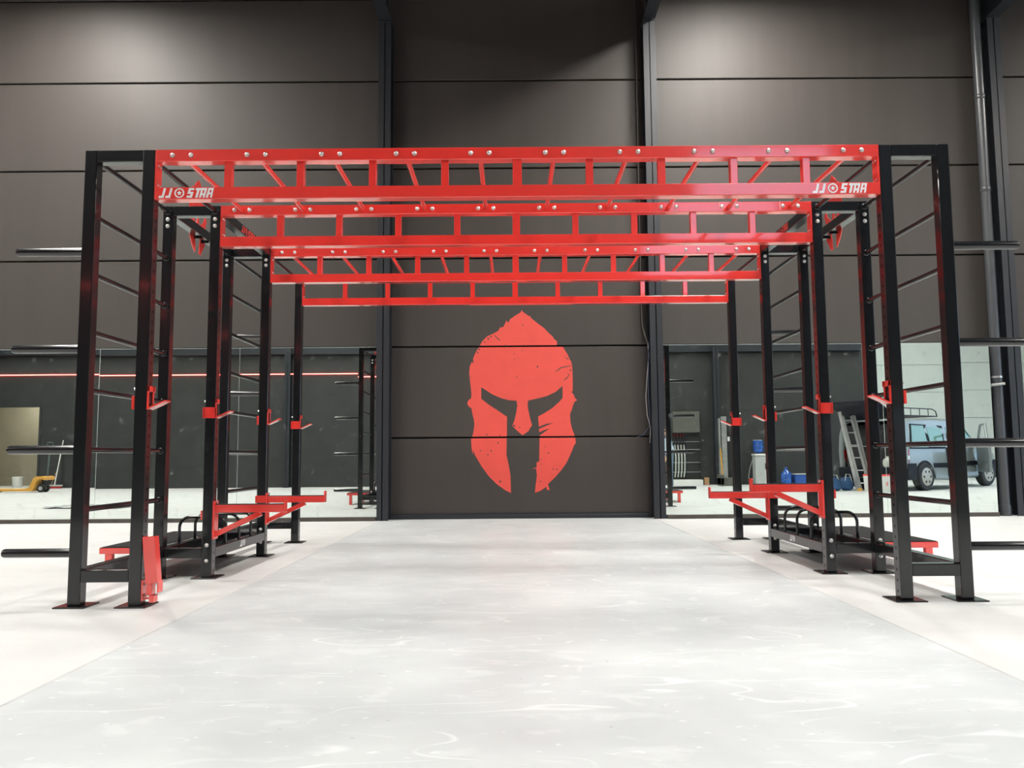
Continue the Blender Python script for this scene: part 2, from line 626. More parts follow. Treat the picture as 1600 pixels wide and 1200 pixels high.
column(-1.735, MIR, 1, 'dark steel column left of the painted helmet, meeting the left mirrors')
column(1.872, MIR, 1, 'grey steel column right of the painted helmet, meeting the right mirrors')
column(6.575, MIR, 1, 'steel column beside the downpipe at the right edge')
column(-6.35, FRONT + 0.25, -1, 'dark column on the wall reflected in the left mirrors', False)
column(5.72, FRONT + 0.25, -1, 'dark column on the wall reflected in the right mirrors', False)


# mirrors
def mirror_panel(x0, x1, label, tilt=0.0, yaw=0.0):
    z0, z1 = 0.052, 2.262
    xc, zc = (x0 + x1) / 2, (z0 + z1) / 2
    t = thing('wall_mirror', (xc, MIR + 0.006, zc), label, 'mirror', 'large wall mirrors')
    t.rotation_euler = (tilt, 0, yaw)
    hx, hz = (x1 - x0) / 2, (z1 - z0) / 2
    loc_put('glass', MB().box(-hx + 0.003, hx - 0.003, -0.006, 0, -hz, hz), 'mirror', t)
    loc_put('backing', MB().box(-hx, hx, 0.0005, 0.012, -hz, hz + 0.004), 'mirror_edge', t)
    return t


mirror_panel(-7.29, -5.452, 'tall mirror at the left edge, showing the yellow pallet jack', 0.0009)
mirror_panel(-5.452, -3.615, 'second mirror from the left edge, behind the front left uprights', -0.0004)
mirror_panel(-3.615, -1.80, 'mirror directly left of the dark steel column', -0.0003)
mirror_panel(1.94, 3.345, 'mirror directly right of the grey steel column, showing the water cooler', -0.0009)
mirror_panel(3.345, 4.813, 'mirror showing the leaning ladder', -0.0005)
mirror_panel(4.813, 5.86, 'mirror showing the rear half of the van', -0.0002)
mirror_panel(5.86, 6.24, 'narrow mirror beside the downpipe, showing the van front wheel', 0.0020)
mirror_panel(6.67, 8.10, 'mirror beyond the downpipe at the right edge', 0.0)
for a, b_, s in ((-7.3, -1.82, 'left'), (1.96, 6.24, 'right')):
    o = put('baseboard_mirror_' + s, MB().box(a, b_, MIR - 0.03, 10.62, 0, 0.052, 0.004), 'rail_metal')
    tag(o, None, None, None, 'structure')
for a, b_, s in ((-7.3, -1.82, '3'), (1.96, 6.22, '4'), (6.68, 8.08, '5')):
    o = put('trim_' + s, MB().box(a, b_, MIR + 0.02, 10.72, 0.052, 2.258), 'mirror_edge')
    tag(o, None, None, None, 'structure')

# downpipe with clamp
t = thing('downpipe', (6.375, 10.52, 0), 'round dark downpipe running up beside the right-hand column', 'pipe')
m = MB().cyl((6.375, 10.53, 0.0), (6.375, 10.53, 8.15), 0.062, n=24)
put('pipe', m, 'pipe', t, True)
for z in (4.32, 5.62):
    put('collar', MB().cyl((6.375, 10.53, z), (6.375, 10.53, z + 0.06), 0.069, n=24, bev=0.006), 'pipe', t, True)
put('clamp', MB().cyl((6.375, 10.53, 1.80), (6.375, 10.53, 1.825), 0.068, n=20), 'steel', t, True)
cl = put('clamp', MB().cyl((6.375, 10.53, 1.70), (6.375, 10.53, 1.725), 0.068, n=20), 'steel', t, True)
put('clamp_bolt', MB().cyl((6.12, 10.46, 1.70), (6.38, 10.455, 1.72), 0.008, n=8).cyl((6.25, 10.458, 1.70), (6.42, 10.452, 1.72), 0.02, n=10), 'grey_steel', cl, True)
put('foot_sleeve', MB().cyl((6.375, 10.53, 0), (6.375, 10.53, 0.14), 0.07, n=24, bev=0.005), 'pipe', t, True)

# cables along the right column
t = thing('conduit', (1.70, 10.64, 2.2), 'grey conduit pipe running down left of the right steel column', 'conduit')
put('tube', MB().tube([(1.72, 10.66, 8.1), (1.72, 10.66, 2.75), (1.725, 10.65, 2.55), (1.75, 10.62, 2.42), (1.775, 10.58, 2.33)], 0.014), 'rail_metal', t, True)
o = put('loose_cable', MB().tube([(1.775, 10.58, 2.33), (1.785, 10.56, 2.15), (1.755, 10.57, 1.85), (1.735, 10.58, 1.6), (1.745, 10.57, 1.35), (1.785, 10.56, 1.18), (1.78, 10.6, 0.98)], 0.0035, 8), 'logo_grey', None, True)
tag(o, 'thin pale cable hanging loose beside the right steel column', 'cable')
o = put('loose_cable', MB().tube([(1.785, 10.56, 2.31), (1.775, 10.55, 2.05), (1.765, 10.565, 1.7), (1.78, 10.56, 1.3), (1.775, 10.57, 1.2), (1.70, 10.66, 1.09), (1.62, 10.69, 1.06)], 0.0035, 8), 'cable_blue', None, True)
tag(o, 'thin dark blue cable ending at a wall joint beside the right column', 'cable')

# ------------------------------------------------------------------ mural
HEL = [(478, 86), (484, 97), (496, 105), (514, 119), (526, 122), (527, 130), (560, 158), (600, 188), (630, 220), (648, 236),
       (655, 250), (672, 264), (671, 284), (690, 290), (706, 297), (720, 322), (729, 336), (739, 360), (749, 378), (754, 405),
       (756, 470), (755, 540), (748, 546), (760, 560), (766, 578), (779, 592), (764, 600), (756, 618), (750, 640), (738, 668),
       (740, 710), (748, 748), (758, 775), (765, 797), (768, 826), (757, 842), (745, 872), (730, 905), (715, 935), (690, 970), (650, 1015),
       (612, 1050), (622, 1082), (606, 1080), (604, 1064), (570, 1086), (541, 1096), (546, 1050), (553, 1000), (548, 965), (526, 966), (552, 958), (552, 930), (566, 928),
       (567, 898), (569, 820), (569, 786), (582, 776), (628, 745), (590, 757), (568, 766), (567, 748), (600, 734), (648, 715), (610, 720), (566, 736),
       (563, 680), (600, 660), (640, 635), (680, 600), (699, 578), (699, 512), (660, 545), (610, 568), (560, 580), (508, 592),
       (505, 620), (510, 650), (518, 690), (529, 728), (514, 748), (512, 757), (476, 783), (450, 760), (420, 730), (432, 700), (443, 655), (448, 620),
       (445, 592), (400, 588), (360, 577), (310, 555), (250, 515), (250, 580), (290, 612), (340, 645), (391, 680), (390, 780),
       (387, 890), (400, 950), (408, 1000), (410, 1096), (380, 1082), (330, 1045), (290, 1005), (250, 950), (215, 890), (203, 862), (202, 890), (196, 850),
       (193, 803), (205, 770), (212, 720), (208, 690), (200, 660), (196, 632), (181, 622), (172, 605), (180, 586), (194, 577), (196, 555), (193, 520),
       (184, 440), (187, 400), (198, 376), (208, 384), (206, 356), (220, 322), (240, 290), (258, 258), (285, 232), (320, 216), (345, 203), (356, 184), (375, 180),
       (392, 144), (402, 158), (412, 138), (440, 118), (470, 100)]
KX = 0.00858 / 3.53


def hel_m(scale=1.0):
    return [((x - 478) * KX * scale, (88 - y) * KX * scale) for x, y in HEL]


bmm = bmesh.new()
poly = hel_m()
ox, oz = 0.103, 2.785
vs = [bmm.verts.new((ox + a - 0.00002 * (-b) * 300 * 0.0, WALL - 0.0012, oz + b)) for a, b in poly]
for tri in tessellate_polygon([[Vector((a, b, 0)) for a, b in poly]]):
    try:
        bmm.faces.new([vs[i] for i in tri])
    except ValueError:
        pass
for z in (JZ[1], JZ[2]):
    for dz, cl_ in ((0.012, None), (-0.012, None)):
        bmesh.ops.bisect_plane(bmm, geom=bmm.verts[:] + bmm.edges[:] + bmm.faces[:], plane_co=(0, 0, z + dz), plane_no=(0, 0, 1))
    kill = [f for f in bmm.faces if abs(f.calc_center_median().z - z) < 0.0118]
    bmesh.ops.delete(bmm, geom=kill, context='FACES')
r = bmesh.ops.extrude_face_region(bmm, geom=bmm.faces[:])
bmesh.ops.translate(bmm, vec=(0, 0.001, 0), verts=[g for g in r['geom'] if isinstance(g, bmesh.types.BMVert)])
hm = MB()
hm.bm.free()
hm.bm = bmm
mural_t = thing('helmet_mural', (0.1, WALL, 1.5), 'red helmet emblem painted on the dark wall between two columns', 'mural')
mural = put('paint', hm, 'mural_red', mural_t)


def mpt(x, y):
    return (ox + (x - 478) * KX, oz + (88 - y) * KX)


cr = MB()
for pts in ([(320, 214), (332, 232), (362, 260), (345, 252), (328, 234)], [(652, 440), (690, 408), (748, 398), (748, 402), (694, 413), (668, 432)],
            [(706, 345), (734, 362), (732, 368), (712, 350)], [(700, 484), (742, 448), (722, 474)], [(420, 726), (440, 726), (432, 736)]):
    cr.prism([mpt(*p) for p in reversed(pts)], (0, WALL - 0.0014, 0), (1, 0, 0), (0, 0, 1), 0.0006)
specks = [(562, 405, 6), (352, 1034, 6), (432, 331, 3), (478, 313, 3), (483, 172, 4), (447, 460, 3), (434, 364, 3), (463, 357, 2), (448, 355, 2),
          (279, 777, 4), (352, 782, 4), (341, 823, 5), (247, 864, 4), (303, 866, 4), (285, 888, 4), (572, 1035, 4), (642, 968, 4), (663, 972, 4),
          (601, 846, 3), (617, 881, 4), (575, 915, 3), (575, 940, 3), (270, 265, 4), (290, 246, 5), (305, 233, 5), (240, 305, 5), (232, 322, 5),
          (460, 740, 4), (745, 425, 5), (733, 450, 4), (195, 455, 3), (474, 165, 2), (390, 285, 4), (485, 284, 3)]
for x, y, q in specks:
    cx, cz = mpt(x, y)
    n = 6
    pl = [(cx + q * KX * math.cos(2 * math.pi * k / n) * random.uniform(.7, 1.2), cz + q * KX * 1.2 * math.sin(2 * math.pi * k / n) * random.uniform(.7, 1.2)) for k in range(n)]
    cr.prism(pl, (0, WALL - 0.0014, 0), (1, 0, 0), (0, 0, 1), 0.0006)
put('worn_specks', cr, 'crack', mural_t)['kind'] = 'stuff'

# ------------------------------------------------------------------ ceiling lamps (outside the frame, they light the hall)
for (x, wx) in LAMP_X:
    for (y, lz, hx_, hy_, pf, spr, wy) in LAMP_Y:
        t = thing('panel_lamp', (x, y, lz), '%s roof lamp %s, %s' % ('square' if hx_ < 0.5 else 'wide panel', wx, wy), 'lamp', 'panel lamps under the roof')
        put('housing', MB().box(x - hx_ - 0.03, x + hx_ + 0.03, y - hy_ - 0.03, y + hy_ + 0.03, lz, lz + 0.09, 0.01), 'lamp_body', t)
        put('lens', MB().box(x - hx_, x + hx_, y - hy_, y + hy_, lz - 0.004, lz), 'lamp_glow', t)
        for dy in (-0.8 * hy_, 0.8 * hy_):
            put('hanger', MB().cyl((x, y + dy, lz + 0.09), (x, y + dy, 8.2), 0.006, n=8), 'steel', t)
        ld = bpy.data.lights.new('lamp_light', 'AREA')
        ld.shape = 'RECTANGLE'
        ld.size = 2 * hx_
        ld.size_y = 2 * hy_
        ld.energy = LAMP_POWER * pf
        ld.spread = math.radians(spr)
        ld.color = (1.0, 0.955, 0.90) if hx_ < 0.5 else LAMP_COL
        lo = bpy.data.objects.new('lamp_light', ld)
        COL.objects.link(lo)
        lo.parent = t
        lo.location = (0, 0, -0.012)
# lamp of the beige side room
t = thing('room_lamp', (-14.4, -3.0, 3.2), 'flat ceiling lamp of the beige side room', 'lamp')
put('base', MB().cyl((-14.4, -3.0, 3.16), (-14.4, -3.0, 3.2), 0.16, n=20), 'white_plastic', t)
ld = bpy.data.lights.new('room_light', 'AREA')
ld.shape = 'DISK'
ld.size = 0.3
ld.energy = 60
ld.color = (1, 0.92, 0.78)
lo = bpy.data.objects.new('room_light', ld)
COL.objects.link(lo)
lo.parent = t
lo.location = (0, 0, -0.05)
# daylight portal in the wide opening
pd = bpy.data.lights.new('daylight_portal', 'AREA')
pd.shape = 'RECTANGLE'
pd.size = 6.0
pd.size_y = 4.6
pd.cycles.is_portal = True
po = bpy.data.objects.new('daylight_portal', pd)
COL.objects.link(po)
po.location = (XR + 0.1, 3.5, 2.3)
po.rotation_euler = (math.radians(90), 0, math.radians(90))

# =================================================================== THE RIG
rig = thing('training_rig', (0, 6.2, 0), 'large black and red steel training rig with four ladder beams and side towers', 'gym rig')
bolt_me = sharedmesh('bolt', MB().lathe([(0.0145, 0.0), (0.0145, 0.003), (0.0115, 0.004), (0.011, 0.008), (0.007, 0.0125), (0.002, 0.0135)], (0, 0, 0), (0, -1, 0), 14), 'steel', True)
small_bolt_me = sharedmesh('bolt', MB().lathe([(0.0065, 0.0), (0.0065, 0.003), (0.004, 0.005)], (0, 0, 0), (0, 0, 1), 8), 'steel', True)
post_me = sharedmesh('upright', MB().box(-P / 2, P / 2, -P / 2, P / 2, 0.008, HT, 0.006), 'black_perforated')
outer_me = sharedmesh('upright', MB().box(-P / 2, P / 2, -P / 2, P / 2, 0.008, HT, 0.006), 'black')
plate_me = sharedmesh('base_plate', MB().box(-0.088, 0.088, -0.088, 0.088, 0, 0.008, 0.002, 1), 'black')
anchor_me = sharedmesh('anchor_bolt', MB().lathe([(0.010, 0.0), (0.010, 0.006), (0.006, 0.012)], (0, 0, 0.008), (0, 0, 1), 8), 'steel', True)
rung_len = YF[1] - (YF[0] + P)
cap_me = sharedmesh('rung_collar', MB().lathe([(0.0225, 0), (0.0225, 0.004), (0.017, 0.008)], (0, 0, 0), (0, -1, 0), 14), 'black', True)
horn_me = {}
for s in (-1, 1):
    m = MB().lathe([(0.0255, 0.0), (0.0255, 0.375), (0.022, 0.388), (0.012, 0.392)], (0, 0, 0), (s, 0, 0), 20)
    horn_me[s] = sharedmesh('weight_horn', m, 'black', True)
RUNG_Z = [0.535, 0.876, 1.22, 1.560, 1.902, 2.247, 2.585]
HORN_Z = [0.295, 0.877, 1.457, 2.027]

uprights = {}
for s in (-1, 1):
    for f, y in enumerate(YF):
        for kind, x in (('in', s * (XI + P / 2)), ('out', s * (XO + P / 2))):
            u = inst('upright', post_me if kind == 'in' else outer_me, (x, y + P / 2, 0), rig)
            uprights[(s, f, kind)] = u
            pl = inst('base_plate', plate_me, (x, y + P / 2, 0), u)
            for dx, dy in ((-1, -1), (1, -1), (-1, 1), (1, 1)):
                if (dx * s > 0) == (dy > 0) or f == 0:
                    pass
            if f in (1, 2):
                for z in (2.529, 2.480, 0.224, 0.117):
                    inst('bolt', bolt_me, (x, y, z), u)
                    inst('bolt', bolt_me, (x, y + P, z), u, (math.pi, 0, 0))
            if kind == 'out' and f in (0, 3):
                for z in HORN_Z:
                    inst('weight_horn', horn_me[s], (x + s * P / 2, y + P / 2, z), u)
        # short cross members between the inner and outer post
        for nm, z0, z1 in (('top_crossbar', HT - P, HT), ('bottom_crossbar', 0.134, 0.134 + 0.07)):
            put(nm, MB().box(s * (XI + P), s * XO, y + 0.001, y + P - 0.001, z0, z1 - 0.001, 0.005), 'black', rig)
    # side ladders between frames 1-2 and 3-4
    for f in (0, 2):
        ya, yb = YF[f] + P, YF[f + 1]
        for z in RUNG_Z:
            for x in ([s * (XO + P / 2)] + ([s * (XI + P / 2)] if z > 2.5 else [])):
                r_ = put('side_rung', MB().cyl((x, ya, z), (x, yb, z), 0.0165, n=14), 'black', rig, True)
                inst('rung_collar', cap_me, (x, yb, z), r_)
        put('bottom_rail', MB().box(s * (XO + 0.001), s * (XO + P - 0.001), ya, yb, 0.134, 0.203, 0.005), 'black', rig)
    # middle section: top and bottom rails
    ya, yb = YF[1] + P, YF[2]
    for x0 in (XI, XO):
        put('top_rail', MB().box(s * (x0 + 0.001), s * (x0 + P - 0.001), ya, yb, 2.561, 2.633, 0.005), 'black', rig)
        put('bottom_rail', MB().box(s * (x0 + 0.001), s * (x0 + P - 0.001), ya, yb, 0.133, 0.204, 0.005), 'black', rig)
    # storage tray between the rails
    tray = put('storage_tray', MB().box(s * (XI + P), s * XO, ya + 0.002, yb - 0.002, 0.150, 0.156)
               .box(s * (XI + P), s * (XI + P + 0.006), ya + 0.002, yb - 0.002, 0.15, 0.19).box(s * (XO - 0.006), s * XO, ya + 0.002, yb - 0.002, 0.15, 0.19), 'black', rig)
    for y in (5.968, 6.262, 6.54):
        xa, xb = s * (XI + P / 2), s * (XO + P / 2)
        r_ = 0.075
        pts = [(xa, y, 0.2)]
        top = 0.392
        for k in range(0, 7):
            a = math.pi / 2 * k / 6
            pts.append((xa + s * r_ * (1 - math.cos(a)), y, top - r_ + r_ * math.sin(a)))
        for k in range(0, 7):
            a = math.pi / 2 * k / 6
            pts.append((xb - s * r_ * (1 - math.sin(a)), y, top - r_ + r_ * math.cos(a)))
        pts.append((xb, y, 0.2))
        put('plate_divider', MB().tube(pts, 0.011, 10), 'black', rig, True)
    # outward step platform with ribbed tread
    x0, x1 = s * (XO + P + 0.002), s * 2.925
    y0, y1 = 5.655, 6.86
    st = put('step_frame', MB().box(x0, x1, y0, y0 + 0.04, 0.163, 0.203, 0.003).box(x0, x1, y1 - 0.04, y1, 0.163, 0.203, 0.003)
             .box(x1 - s * 0.04, x1, y0 + 0.04, y1 - 0.04, 0.163, 0.203, 0.003), 'red', rig)
    for yy in (y0 + 0.002, y1 - 0.042):
        put('step_leg', MB().box(s * 2.835, s * 2.885, yy, yy + 0.04, 0.0, 0.164, 0.003), 'red', st)
    tm = MB().box(s * 2.197, x1 - s * 0.003, y0 + 0.003 + (0.03 if False else 0), y1 - 0.003, 0.2035, 0.207) if False else MB().box(x0, x1 - s * 0.004, y0 + 0.004, y1 - 0.004, 0.2035, 0.207)
    n = 26
    for k in range(n):
        xa = x0 + (x1 - s * 0.012 - x0) * (k + 0.5) / n
        tm.box(xa - 0.004, xa + 0.004, y0 + 0.008, y1 - 0.008, 0.207, 0.2105)
    put('step_tread', tm, 'black_rubber', st)
    # helmet badge on the outer top rail
    pl = [(a, b) for a, b in hel_m(0.60 / (1010 * KX))]
    # drop the fine scratches of the wall paint
    bx = s * (XO + P + 0.003) - (0.006 if s < 0 else 0.0)
    bg_ = MB().prism(pl, (bx, 6.25, 3.045), (0, 1, 0), (0, 0, 1), 0.006)
    hb = put('helmet_badge', bg_, 'red', rig)
    hb['label'] = 'red steel helmet badge'
    for dy in (-0.07, 0.07):
        xr = s * (XO + P)
        put('badge_bracket', MB().box(min(xr, xr + s * 0.003), max(xr, xr + s * 0.003), 6.25 + dy - 0.02, 6.25 + dy + 0.02, 2.57, 2.62)
            .box(min(xr - s * 0.06, xr + s * 0.003), max(xr - s * 0.06, xr + s * 0.003), 6.25 + dy - 0.006, 6.25 + dy + 0.006, 2.548, 2.5605), 'black', hb)


# lettering
def rects(ch):
    return {'J': [(0, .5, 0, .23), (.27, .5, .23, 1)],
            'S': [(0, .56, 0, .22), (.32, .56, .22, .40), (0, .56, .40, .60), (0, .24, .60, .78), (0, .56, .78, 1)],
            'T': [(.16, .40, 0, .78), (0, .56, .78, 1)],
            'A': [(0, .21, 0, 1), (.37, .58, 0, 1), (.21, .37, .78, 1), (.21, .37, .26, .45)],
            'R': [(0, .21, 0, 1), (.37, .56, .5, 1), (.21, .37, .8, 1), (.21, .37, .34, .52), (.40, .60, 0, .42), (.37, .56, .42, .5)]}[ch]


def lettering(o, ux, uy, h, depth, text=True):
    o, ux, uy = Vector(o), Vector(ux), Vector(uy)
    m = MB()

    def quad(pts):
        m.prism(pts, o, ux, uy, depth)
    sh = 0.24
    items = [('J', 0.0), ('J', 0.66)] + ([('S', 2.80), ('T', 3.52), ('A', 4.06), ('R', 4.76)] if text else [])
    for ch, x in items:
        for a, b, c, d in rects(ch):
            quad([((x + a + sh * c) * h, c * h), ((x + b + sh * c) * h, c * h), ((x + b + sh * d) * h, d * h), ((x + a + sh * d) * h, d * h)])
    cx, cy = 2.08, 0.5
    n = 28
    R0, R1 = 0.50, 0.375
    for k in range(n):
        a0, a1 = 2 * math.pi * k / n, 2 * math.pi * (k + 1) / n
        quad([((cx + R1 * math.cos(a0)) * h, (cy + R1 * math.sin(a0)) * h), ((cx + R0 * math.cos(a0)) * h, (cy + R0 * math.sin(a0)) * h),
              ((cx + R0 * math.cos(a1)) * h, (cy + R0 * math.sin(a1)) * h), ((cx + R1 * math.cos(a1)) * h, (cy + R1 * math.sin(a1)) * h)])
    star = []
    for k in range(10):
        rr = 0.29 if k % 2 == 0 else 0.125
        a = math.pi / 2 + math.pi * k / 5
        star.append(((cx + rr * math.cos(a)) * h, (cy + rr * math.sin(a)) * h))
    quad(star)
    return m


# ladder beams
strut_me = sharedmesh('strut', MB().box(-0.022, 0.022, 0.014, P - 0.014, -(HB - 2 * P) / 2 - 0.004, (HB - 2 * P) / 2 + 0.004, 0.003), 'red')
mid_me = sharedmesh('strut', MB().box(-0.027, 0.027, 0.008, P - 0.008, -(HB - 2 * P) / 2 - 0.004, (HB - 2 * P) / 2 + 0.004, 0.003), 'red')
BAR_X = [-1.966 + k * (1.966 * 2 / 9) for k in range(10)]
for f, y in enumerate(YF):
    x0, x1 = -XI + 0.001, XI - 0.001
    m = MB()
    m.box(x0, x1, y, y + P, HT - P, HT, 0.004)
    m.box(x0, x1, y, y + P, HT - HB, HT - HB + P, 0.004)
    for xa in (x0, x1 - 0.012):
        m.box(xa, xa + 0.012, y + 0.003, y + P - 0.003, HT - HB + P - 0.004, HT - P + 0.004)
    g = put('ladder_beam', m, 'red', rig)
    for k in range(1, 10):
        x = -XI + 2 * XI * k / 10
        inst('strut', mid_me if k == 5 else strut_me, (x, y, HT - HB / 2), g)
    for sx in (-1, 1):
        for z in (HT - P - 0.02, HT - HB + P + 0.02):
            for dy in (0.022, 0.05):
                inst('bolt', small_bolt_me, (sx * (XI - 0.013), y + dy, z), g, (0, -sx * math.pi / 2, 0))
    if f in (0, 2):
        for x in BAR_X:
            for dx in (-0.054, 0.054):
                inst('bolt', bolt_me, (x + dx, y, HT - P / 2), g)
    if f == 0:
        h = 0.058
        for xx in (-2.094, 1.722):
            lt = put('lettering', lettering((xx, y - 0.0003, HT - HB + 0.0075), (1, 0, 0), (0, 0, 1), h, 0.0008), 'white_vinyl', g)
            lt['label'] = 'white JJ STAR lettering with a ringed star'

# overhead pull-up bars
bar_me = sharedmesh('monkey_bar', MB().cyl((0, 0, 0), (0, rung_len, 0), 0.0165, n=14), 'red', True)
bplate_me = sharedmesh('end_plate', MB().box(-0.075, 0.075, -0.006, 0, -0.034, 0.034, 0.0015, 1), 'red')
for f in (0, 2):
    for x in BAR_X:
        b = inst('monkey_bar', bar_me, (x, YF[f] + P, HT - P / 2), rig)
        inst('end_plate', bplate_me, (x, YF[f + 1], HT - P / 2), b)
        inst('end_plate', bplate_me, (x, YF[f] + P + 0.006, HT - P / 2), b)
        for dx in (-0.054, 0.054):
            inst('bolt', bolt_me, (x + dx, YF[f + 1] - 0.006, HT - P / 2), b)

# small logos on the lower inner rails, red lettering on the upper inner rails
for s in (-1, 1):
    x = s * (XI + 0.0005)
    uy = (0, 0, 1)
    if s < 0:
        o1, ux = (x, 6.19, 0.149), (0, 1, 0)
    else:
        o1, ux = (x, 6.34, 0.149), (0, -1, 0)
    l1 = put('lettering', lettering(o1, ux, uy, 0.045, -0.001 if s < 0 else -0.001, False), 'white_vinyl', rig)
    l1['label'] = 'small white JJ logo with a ringed star'
    o2 = (x, 6.06, 2.569) if s < 0 else (x, 6.42, 2.569)
    l2 = put('lettering', lettering(o2, ux, uy, 0.056, -0.002), 'red', rig)
    l2['label'] = 'red JJ STAR lettering'

# =================================================================== ATTACHMENTS
ORD = ['front', 'second', 'third', 'rear']
SIDE = {-1: 'left', 1: 'right'}
for s in (-1, 1):
    for f, y in enumerate(YF):
        back = f in (0, 2)          # saddle wraps the rear face of this upright
        xi_ = s * XI
        t = thing('barbell_hook', (xi_, y + P / 2, 1.10), 'red steel barbell hook on the %s %s inner upright' % (ORD[f], SIDE[s]), 'barbell hook', 'red barbell hooks on the uprights')
        th = 0.007
        m = MB()
        # side cheek towards the middle
        yb_, yf_ = (y + 0.002, y + P + th) if back else (y - th, y + P - 0.002)
        ex = 0.016
        # tall inner strip along one edge, with the pin tab at its top
        if back:
            m.box(xi_, xi_ - s * th, y - 0.004, y + 0.014, 1.102, 1.238, 0.0015, 1)
            m.box(xi_, xi_ - s * th, y - 0.004, y + P + 0.02, 1.205, 1.238, 0.0015, 1)
            m.box(xi_, xi_ - s * th, y + P - 0.01, y + P + th, 1.102, 1.238, 0.0015, 1)
            m.box(xi_ - s * th, s * (XI + P + th), y + P, y + P + th, 1.102, 1.178, 0.0015, 1)
            m.box(s * (XI + P), s * (XI + P + th + 0.008), y - 0.002, y + P + th, 1.102, 1.178, 0.0015, 1)
        else:
            m.box(xi_, xi_ - s * th, y - th, y + 0.012, 1.102, 1.238, 0.0015, 1)
            m.box(xi_, xi_ - s * th, y - th, y + P - 0.01, 1.205, 1.238, 0.0015, 1)
            m.box(xi_ - s * th, s * (XI + P + th), y - th, y, 1.102, 1.178, 0.0015, 1)
            m.box(s * (XI + P), s * (XI + P + th + 0.008), y - th, y + P * 0.7, 1.102, 1.178, 0.0015, 1)
        put('saddle', m, 'red', t)
        # sloping tray
        a = Vector((xi_ - s * 0.004, y + P / 2, 1.106))
        b = Vector((xi_ - s * 0.104, y + P / 2, 1.152))
        tr_ = put('tray', MB().obox(a, b, P + 0.004, 0.009, 0.0015), 'red', t)
        put('tray_pad', MB().obox(a + Vector((-s * 0.012, 0, 0.0125)), b + Vector((s * 0.012, 0, 0.0012)), P - 0.016, 0.006), 'black_rubber', tr_)
        put('pin', MB().cyl((s * (XI + P), y + P / 2, 1.222), (s * (XI + P + 0.018), y + P / 2, 1.222), 0.008, n=10), 'steel', t)

ARM = {(-1, 1): 0.0, (-1, 2): 0.0, (1, 1): 0.112, (1, 2): 0.006}
for (s, f), dz in ARM.items():
    y = YF[f]
    t = thing('safety_arm', (s * XI, y + P / 2, 0.26 + dz),
              {(-1, 1): 'red spotter arm with diagonal brace on the second left upright', (-1, 2): 'red spotter arm on the third left upright, further from the camera',
               (1, 1): 'red spotter arm on the second right upright, mounted higher than the others', (1, 2): 'red spotter arm on the third right upright, reaching furthest to the middle'}[(s, f)],
              'spotter arm', 'red spotter arms on the inner uprights')
    xa = s * XI
    xe = s * 1.632
    m = MB().box(xa, xa - s * 0.012, y - 0.006, y + P + 0.006, 0.262 + dz, 0.526 + dz, 0.002, 1)
    put('mount_plate', m, 'red', t)
    put('side_flange', MB().box(xa, xa + s * 0.085, y - 0.008, y - 0.001, 0.445 + dz, 0.505 + dz, 0.001, 1) if f == 2 else
        MB().box(xa + s * (P), xa + s * (P + 0.012), y + 0.0, y + P, 0.40 + dz, 0.46 + dz, 0.001, 1), 'red', t)
    put('arm_tube', MB().box(xa - s * 0.012, xe, y + 0.006, y + P - 0.006, 0.445 + dz, 0.498 + dz, 0.004), 'red', t)
    put('arm_pad', MB().box(xa - s * 0.014, xe + s * 0.008, y + 0.010, y + P - 0.010, 0.498 + dz, 0.5035 + dz), 'black_rubber', t)
    put('end_stop', MB().box(xe, xe - s * 0.008, y + 0.004, y + P - 0.004, 0.445 + dz, 0.540 + dz, 0.002, 1), 'red', t)
    put('brace', MB().obox((xa - s * 0.008, y + P / 2, 0.292 + dz), (s * 1.80, y + P / 2, 0.437 + dz), 0.05, 0.036, 0.003), 'red', t)
    for zz in (0.30, 0.515):
        put('pin', MB().cyl((xa - s * 0.012, y + P / 2, zz + dz), (xa - s * 0.02, y + P / 2, zz + dz), 0.009, n=10), 'steel', t)

# folding foot plate low on the front left upright
y = YF[0]
t = thing('folding_holder', (-2.10, y + P / 2, 0.035), 'red folded steel bracket hanging low on the front left inner upright', 'bracket')
put('hinge_plate', MB().box(-XI, -XI + 0.008, y + 0.004, y + P - 0.004, 0.03, 0.145, 0.001, 1), 'red', t)
put('hinge_bolt', MB().cyl((-XI + 0.008, y + 0.03, 0.06), (-XI + 0.024, y + 0.03, 0.06), 0.009, n=10).cyl((-XI + 0.008, y + 0.03, 0.12), (-XI + 0.02, y + 0.03, 0.12), 0.008, n=10), 'steel', t)
put('hinge_arm', MB().obox((-XI + 0.006, y + 0.022, 0.043), (-2.055, y + 0.022, 0.043), 0.01, 0.01).box(-2.074, -2.046, y - 0.004, y + 0.05, 0.022, 0.062, 0.003), 'red', t)
m = MB()
m.obox((-2.058, y - 0.008, 0.130), (-2.083, y - 0.008, 0.386), 0.066, 0.008, 0.001, (0, 1, 0))
m.obox((-2.058 - 0.030, y + 0.02, 0.130), (-2.083 - 0.030, y + 0.02, 0.386), 0.006, 0.05, 0.001, (0, 1, 0))
m.obox((-2.058 + 0.030, y + 0.02, 0.130), (-2.083 + 0.030, y + 0.02, 0.386), 0.006, 0.05, 0.001, (0, 1, 0))
put('channel', m, 'red', t)
m = MB().box(-2.090, -2.058, y - 0.006, y + 0.045, 0.062, 0.133, 0.004).box(-2.032, -2.024, y + 0.0, y + 0.06, 0.075, 0.140, 0.002)
put('fork', m, 'red', t)

